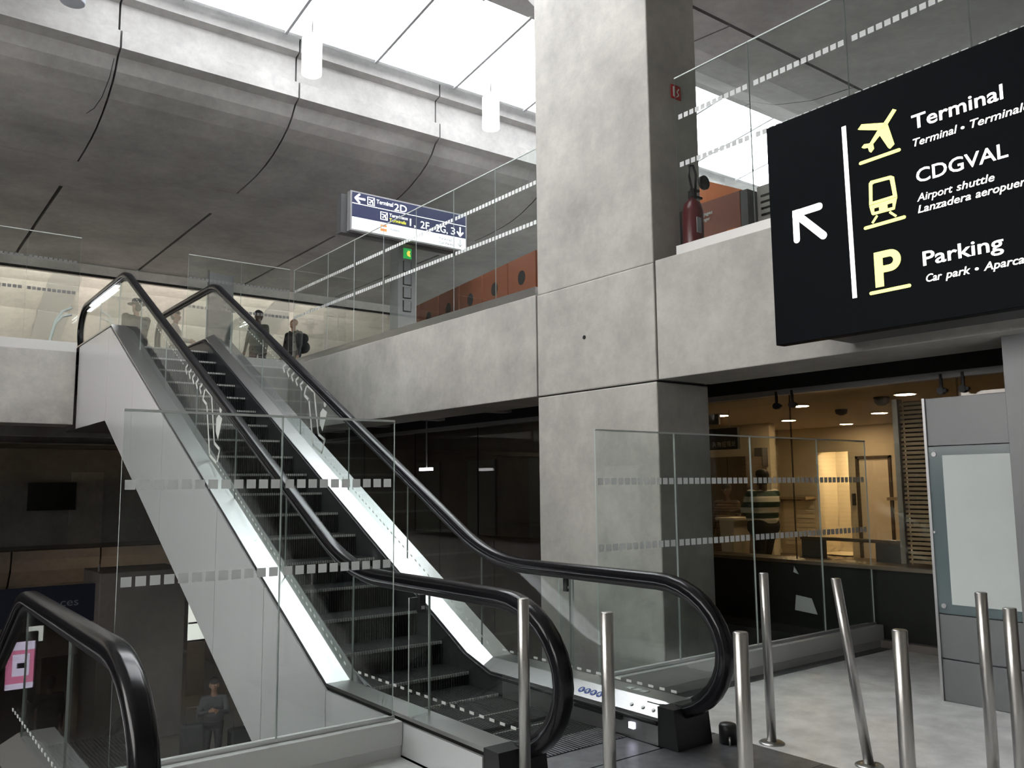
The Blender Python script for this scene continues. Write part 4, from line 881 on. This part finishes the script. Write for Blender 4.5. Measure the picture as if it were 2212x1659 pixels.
ps = thing('extinguisher_notice', 'small red and white extinguisher pictogram on the shaded column face', 'sign', (6.62, 5.755, 5.65))
sbox('plate', (6.545, 6.69, 5.752, 5.76, 5.63, 5.78), 'red_sign', ps); sbox('bottle_symbol', (6.57, 6.60, 5.749, 5.752, 5.65, 5.76), 'white', ps)
bm = BM(); bar2d(bm, [(6.62, 5.65), (6.66, 5.68), (6.63, 5.71), (6.665, 5.75)], .012, lambda s, t, d: (s, 5.752-d, t), .003); obj('flame_symbol', bm, 'white', ps)
# stele and handrail stub on the upper landing
st = thing('glass_stele', 'tall pale translucent panel behind the right escalator newel', 'panel', (5.05, 15.5, ZM))
bm = BM(); box(bm, 4.9, 5.35, 15.5, 15.53, ZM, 5.52); obj('sheet', bm, 'dots_far', st); sbox('edge_strip', (4.88, 4.9, 15.49, 15.54, ZM, 5.56), 'sign_side', st)
hl = thing('curved_handrail', 'white curved handrail loops beside the escalator head', 'handrail', (2.4, 15.6, ZM))
for r_ in (0, .12):
    bm = BM(); tube(bm, [(2.35, 15.5, ZM), (2.36, 15.5, 4.05-r_*.3), (2.42, 15.5, 4.35-r_*.5), (2.52, 15.5, 4.52-r_*.7), (2.66, 15.5, 4.6-r_)], .022, 10); obj('rail_loop', bm, 'white', hl)
for k, x in enumerate((-9, -3, 3, 9)):
    bm = BM(); tube(bm, [(x-2.6, 22.335, 6.86), (x+2.6, 22.335, 6.86)], .03, 8)
    tag(obj('tube_lamp', bm, 'lamp_warm'), ('leftmost', 'left', 'right', 'rightmost')[k] + ' warm tube lamp behind the far ceiling header', 'lamp', 'tube lamps washing the vault')
# ================================================================== LOWER LEVEL AND FAR SIDE THINGS
lp = thing('concrete_pillar', 'square concrete pillar on the level below, seen under the escalator', 'column', (5.2, 19.9, ZL))
sbox('shaft', (4.15, 5.9, 19.6, 21.2, ZL, -.15), 'concrete_dark', lp, bevel=.02)
ts = thing('wall_screen', 'black switched-off screen on the far dark wall at left', 'screen', (4.0, 27.9, 1.0))
sbox('screen', (3.9, 5.15, 27.88, 27.95, 1.0, 1.8), 'screen_dark', ts); sbox('bracket', (4.3, 4.7, 27.95, 28.0, 1.2, 1.6), 'plastic', ts)
nb = thing('hanging_board', 'dark navy board with faint lettering hung below the far floor edge', 'sign', (3.4, 20, -1.2))
sbox('board', (1.6, 4.6, 20.0, 20.12, -1.15, -.38), 'navy_dull', nb)
mk_n = lambda s, t, d: (s, 19.998-d, t)
text('lettering', 'C', 'txt_dull', mk_n, 2.68, -.84, .16, .17, 0, 0, nb); text('lettering', 'ces', 'txt_dull', mk_n, 3.5, -.80, .34, .17, 0, 0, nb)
for x in (2.0, 4.2): sbox('hanger_rod', (x, x+.03, 20.05, 20.08, -.38, -.0), 'alu', nb)
sc = thing('advert_screen', 'glowing pink advertising screen on the level below, bottom left', 'screen', (2.85, 19.95, ZL))
sbox('cabinet', (2.5, 3.12, 19.92, 20.05, ZL, -1.25), 'plastic', sc)
sbox('screen', (2.57, 3.06, 19.905, 19.92, -2.33, -1.42), 'screen_pink', sc); sbox('header_band', (2.57, 3.06, 19.90, 19.905, -1.58, -1.42), 'screen_white', sc); sbox('white_page', (2.68, 2.98, 19.90, 19.905, -2.08, -1.66), 'screen_white', sc); sbox('footer_band', (2.57, 3.06, 19.90, 19.905, -2.33, -2.22), 'screen_white', sc)
sbox('page_text', (2.76, 2.90, 19.895, 19.90, -1.93, -1.83), 'cloth_navy', sc)
for x0, x1, yy, lab in ((3.70, 4.08, 25.4, 'bright lower-level window pane above the pink screen'), (7.0, 7.45, 22.95, 'bright lower-level window pane beside the concrete pillar')):
    t = thing('lit_window', lab, 'window', ((x0+x1)/2, yy, ZL))
    sbox('pane', (x0, x1, yy, yy+.02, -2.3, -1.35), 'lower_day', t); sbox('base_panel', (x0, x1, yy, yy+.02, ZL, -2.34), 'concrete_dark', t)
    for z in (-2.3, -1.85, -1.35): sbox('glazing_bar', (x0, x1, yy-.03, yy, z-.02, z+.02), 'plastic', t)
bm = BM(); cyl(bm, (5.4, 21.23, -1.3), .12, .05, 'Y'); tag(obj('fill_lamp', bm, 'downlight'), 'added round fill lamp, unseen on the back of the concrete pillar', 'lamp')  # unseen lamp added to brighten the level below
# ================================================================== PEOPLE
def capsule(bm, p0, p1, r0, r1, n=12, m=4):
    p0, p1 = Vector(p0), Vector(p1); ax_ = (p1-p0); L = ax_.length or 1e-4; t = ax_/L
    a = t.cross(Vector((0, 0, 1)))
    if a.length < 1e-3: a = t.cross(Vector((1, 0, 0)))
    a.normalize(); b = t.cross(a); rings = []
    for k in range(1, m+1):
        ang = PI/2*k/m; rings.append((p0 - t*r0*math.cos(ang), r0*math.sin(ang)))
    for k in range(0, m):
        ang = PI/2*k/m; rings.append((p1 + t*r1*math.sin(ang), r1*math.cos(ang)))
    R_ = [[bm.verts.new(c + (a*math.cos(2*PI*i/n)+b*math.sin(2*PI*i/n))*r) for i in range(n)] for c, r in rings]
    s = bm.verts.new(p0 - t*r0); e = bm.verts.new(p1 + t*r1)
    for i in range(n):
        bm.faces.new((s, R_[0][(i+1) % n], R_[0][i])); bm.faces.new((e, R_[-1][i], R_[-1][(i+1) % n]))
        for A, B in zip(R_, R_[1:]): bm.faces.new((A[i], A[(i+1) % n], B[(i+1) % n], B[i]))
def solid(caps, voxel):
    bm = BM()
    for c in caps: capsule(bm, *c[:4])
    bmesh.ops.recalc_face_normals(bm, faces=bm.faces[:])
    me = bpy.data.meshes.new('tmp'); bm.to_mesh(me); bm.free(); o = bpy.data.objects.new('tmp', me); COL.objects.link(o)
    r = o.modifiers.new('r', 'REMESH'); r.mode = 'VOXEL'; r.voxel_size = voxel; r.use_smooth_shade = True
    s = o.modifiers.new('s', 'SMOOTH'); s.iterations = 3; s.factor = .5
    out = bpy.data.meshes.new_from_object(o.evaluated_get(bpy.context.evaluated_depsgraph_get()))
    bpy.data.objects.remove(o); bpy.data.meshes.remove(me); return out
def person(label, loc, rz, h=1.75, build=1.0, top='cloth_grey', legs='cloth_black', skin='skin_mid', hair='hair', sleeve=True, arm_l=None, arm_r=None, hat=False, bag=None, bald=False, look=0.0, stride=.06, lean=0.0, voxel=.011, skirt=False):
    k = h/1.75; B_ = build
    def S(p): return (p[0]*k, (p[1] + lean*max(0, p[2]-.95))*k, p[2]*k)
    C = []     # (p0,p1,r0,r1,tag)
    def c(p0, p1, r0, r1, tg): C.append((S(p0), S(p1), r0*k, r1*k, tg))
    for s in (-1, 1):
        f = s*stride
        c((s*.095, 0, .90), (s*.105, f*.5+.01, .48), .092*B_, .058, 'legs'); c((s*.105, f*.5+.01, .48), (s*.11, f, .09), .057, .04, 'legs')
        c((s*.11, f-.05, .045), (s*.125, f+.15, .035), .044, .034, 'shoe')
    c((-.07*B_, 0, .93), (.07*B_, 0, .93), .118*B_, .118*B_, 'legs'); c((-.06, .0, 1.02), (.06, .0, 1.02), .118*B_, .118*B_, 'top')
    c((-.06*B_, .02, 1.10), (.06*B_, .02, 1.10), .125*B_, .125*B_, 'top'); c((-.085*B_, 0, 1.27), (.085*B_, 0, 1.27), .12*B_, .12*B_, 'top'); c((-.13*B_, -.01, 1.39), (.13*B_, -.01, 1.39), .072, .072, 'top')
    c((0, -.01, 1.40), (0, .0, 1.54), .06, .052, 'skin')
    al = arm_l or ((-.24, .02, 1.13), (-.25, .10, .88)); ar = arm_r or ((.24, .02, 1.13), (.25, .10, .88))
    for s, (el, wr_) in ((-1, al), (1, ar)):
        sh_ = (s*.185*max(1, B_*.95), -.01, 1.395)
        c(sh_, el, .057*B_, .044*B_, 'top'); c(el, wr_, .042, .029, 'top' if sleeve else 'skin')
        w = Vector(wr_); d = (w-Vector(el)).normalized(); side = d.cross(Vector((s, 0, 0.2))).normalized(); across = d.cross(side).normalized()
        pe = w + d*.085; c(tuple(w), tuple(pe), .026, .032, 'skin')
        inn = Vector((-s*.25, .25, -.1))
        for q, (off, ln) in enumerate(((-.027, .062), (-.009, .075), (.009, .070), (.027, .055))):
            b0 = pe + side*off; b1 = b0 + d*ln*.55; b2 = b1 + (d+inn*.9).normalized()*ln*.5
            c(tuple(b0), tuple(b1), .0095, .009, 'skin'); c(tuple(b1), tuple(b2), .009, .0075, 'skin')
        th0 = w + d*.03 - side*.028; c(tuple(th0), tuple(th0 - side*.025 + d*.035), .011, .010, 'skin'); c(tuple(th0 - side*.025 + d*.035), tuple(th0 - side*.03 + d*.065), .010, .008, 'skin')
    # head, turned by look
    cl_, sl_ = math.cos(look), math.sin(look)
    def Hd(x, y, z): return (x*cl_-y*sl_, x*sl_+y*cl_, z)
    for p0, p1, r0, r1 in ((Hd(0, -.02, 1.665), Hd(0, .0, 1.655), .088, .085), (Hd(0, .02, 1.60), Hd(0, .045, 1.565), .068, .045), (Hd(0, .09, 1.635), Hd(0, .105, 1.605), .011, .016), (Hd(-.085, -.005, 1.635), Hd(-.086, -.005, 1.60), .016, .012), (Hd(.085, -.005, 1.635), Hd(.086, -.005, 1.60), .016, .012), (Hd(-.03, .075, 1.665), Hd(.03, .075, 1.665), .014, .014), (Hd(-.018, .086, 1.57), Hd(.018, .086, 1.57), .009, .009)):
        c(p0, p1, r0, r1, 'skin')
    t = thing('person', label, 'person', loc, None, rz)
    me = solid(C, voxel*k); mats_ = {'skin': skin, 'top': top, 'legs': legs, 'shoe': 'shoe'}; keys = list(mats_)
    for q in keys: me.materials.append(M[mats_[q]])
    n = len(me.polygons); cen = np.zeros(n*3); me.polygons.foreach_get('center', cen); cen = cen.reshape(-1, 3)
    best = np.full(n, 1e9); idx = np.zeros(n, int)
    for p0, p1, r0, r1, tg in C:
        a, b = np.array(p0), np.array(p1); ab = b-a; tt_ = np.clip(((cen-a)@ab)/max(ab@ab, 1e-9), 0, 1); d = np.linalg.norm(cen-(a+tt_[:, None]*ab), axis=1) - (r0+(r1-r0)*tt_)
        u_ = d < best; best[u_] = d[u_]; idx[u_] = keys.index(tg)
    me.polygons.foreach_set('material_index', idx.astype(np.int32)); me.polygons.foreach_set('use_smooth', np.ones(n, bool)); me.name = 'body'
    body = obj('body', me, None, t, local=True)
    for s in (-1, 1):
        bm = BM(); p = S(Hd(s*.031, .078, 1.645)); capsule(bm, p, (p[0], p[1]+.001, p[2]), .011*k, .011*k, 8, 3); obj('eye', bm, 'eye_white', t, local=True)
    if not bald:
        hc = [(S(Hd(0, -.035, 1.69)), S(Hd(0, .015, 1.70)), .088*k, .080*k), (S(Hd(0, -.05, 1.64)), S(Hd(0, -.05, 1.60)), .075*k, .06*k)]
        me2 = solid(hc, .012); me2.materials.append(M[hair]); me2.name = 'hair'; obj('hair', me2, None, t, local=True)
    if hat:
        bm = BM(); lathe(bm, [(.0801*k, 0), (.175*k, -.012*k), (.185*k, 0), (.10*k, .015*k), (.095*k, .09*k), (.07*k, .115*k), (.03*k, .11*k)], S((0, -.01, 1.70))); obj('hat', bm, 'cloth_black', t, local=True)
    if skirt:
        bm = BM(); lathe(bm, [(.24*k, .42*k), (.225*k, .6*k), (.17*k, .93*k), (.14*k, 1.0*k)], (0, 0, 0)); obj('coat_skirt', bm, top, t, local=True)
    if bag:
        bm = BM(); capsule(bm, S((-.07, -.23, 1.32)), S((.07, -.23, 1.32)), .13*k, .13*k); capsule(bm, S((-.08, -.24, 1.12)), S((.08, -.24, 1.12)), .15*k, .15*k); capsule(bm, S((0, -.36, 1.12)), S((0, -.36, 1.16)), .08*k, .07*k)
        o = obj('backpack', bm, bag, t, local=True)
        for s in (-1, 1):
            bm = BM(); tube(bm, [S((s*.1, -.15, 1.42)), S((s*.12, 0, 1.475)), S((s*.12, .11, 1.36)), S((s*.13, .12, 1.2)), S((s*.14, -.05, 1.05)), S((s*.1, -.16, 1.03))], .016, 6); obj('strap', bm, bag, o, local=True)
    return t
person('person in a dark coat and brimmed hat, seen from behind at the escalator head', (4.35, 18.4, ZM), PI*.15, 1.76, 1.45, 'cloth_grey', 'cloth_black', 'skin_mid', hat=True, skirt=True)
person('person in light grey clothes holding a tablet near the hatted person', (5.2, 18.6, ZM), PI*1.35, 1.70, 1.0, 'cloth_light', 'cloth_grey', 'skin_mid', arm_l=((-.23, .06, 1.12), (-.12, .30, 1.08)), arm_r=((.23, .06, 1.12), (.12, .30, 1.08)))
person('person in olive top walking behind the right handrail', (6.78, 18.0, ZM), PI*.72, 1.78, 1.05, 'cloth_olive', 'cloth_black', 'skin_dark', stride=.14)
person('bald person in dark jacket with a black backpack by the guard corner', (7.7, 18.25, ZM), PI*.62, 1.75, 1.12, 'cloth_grey', 'cloth_black', 'skin_mid', bald=True, bag='cloth_black')
person('person in a green and white striped jersey leaning at the office counter', (11.0, 8.12, 0), -PI*.02, 1.78, 1.5, 'striped', 'cloth_black', 'skin_dark', sleeve=False, arm_l=((-.24, .14, 1.16), (-.16, .42, 1.13)), arm_r=((.24, .14, 1.16), (.18, .42, 1.13)))
person('person in brown checked clothes behind the office counter', (11.62, 9.30, 0), PI*.55, 1.58, 1.15, 'plaid', 'plaid', 'skin_dark', skirt=True)
person('person standing with luggage on the level below, beside the pillar', (5.55, 16.5, ZL), PI*.9, 1.72, 1.05, 'cloth_grey', 'cloth_black', 'skin_mid', arm_l=((-.25, .1, 1.16), (-.08, .26, 1.22)), arm_r=((.25, .1, 1.16), (.08, .26, 1.22)))
person('dark silhouette of a person in front of the pink screen', (3.15, 18.6, ZL), PI*.0, 1.74, 1.1, 'cloth_black', 'cloth_black', 'skin_dark', arm_l=((-.26, .1, 1.2), (-.3, .32, 1.25)))
def suitcase(label, x, y, m):
    t = thing('suitcase', label, 'suitcase', (x, y, ZL))
    sbox('shell', (x-.22, x+.22, y-.13, y+.13, ZL+.05, ZL+.70), m, t, bevel=.04)
    bm = BM(); tube(bm, [(x-.10, y+.1, ZL+.7), (x-.10, y+.1, ZL+1.0), (x+.10, y+.1, ZL+1.0), (x+.10, y+.1, ZL+.7)], .01, 6); obj('handle', bm, 'alu', t)
    for dx in (-.17, .17):
        bm = BM(); cyl(bm, (x+dx-.015, y, ZL+.03), .03, .03, 'X', 12); obj('wheel', bm, 'plastic', t)
suitcase('black upright suitcase beside the person on the level below', 6.15, 16.7, 'cloth_black')
suitcase('grey upright suitcase behind the person on the level below', 5.5, 17.5, 'cloth_grey')
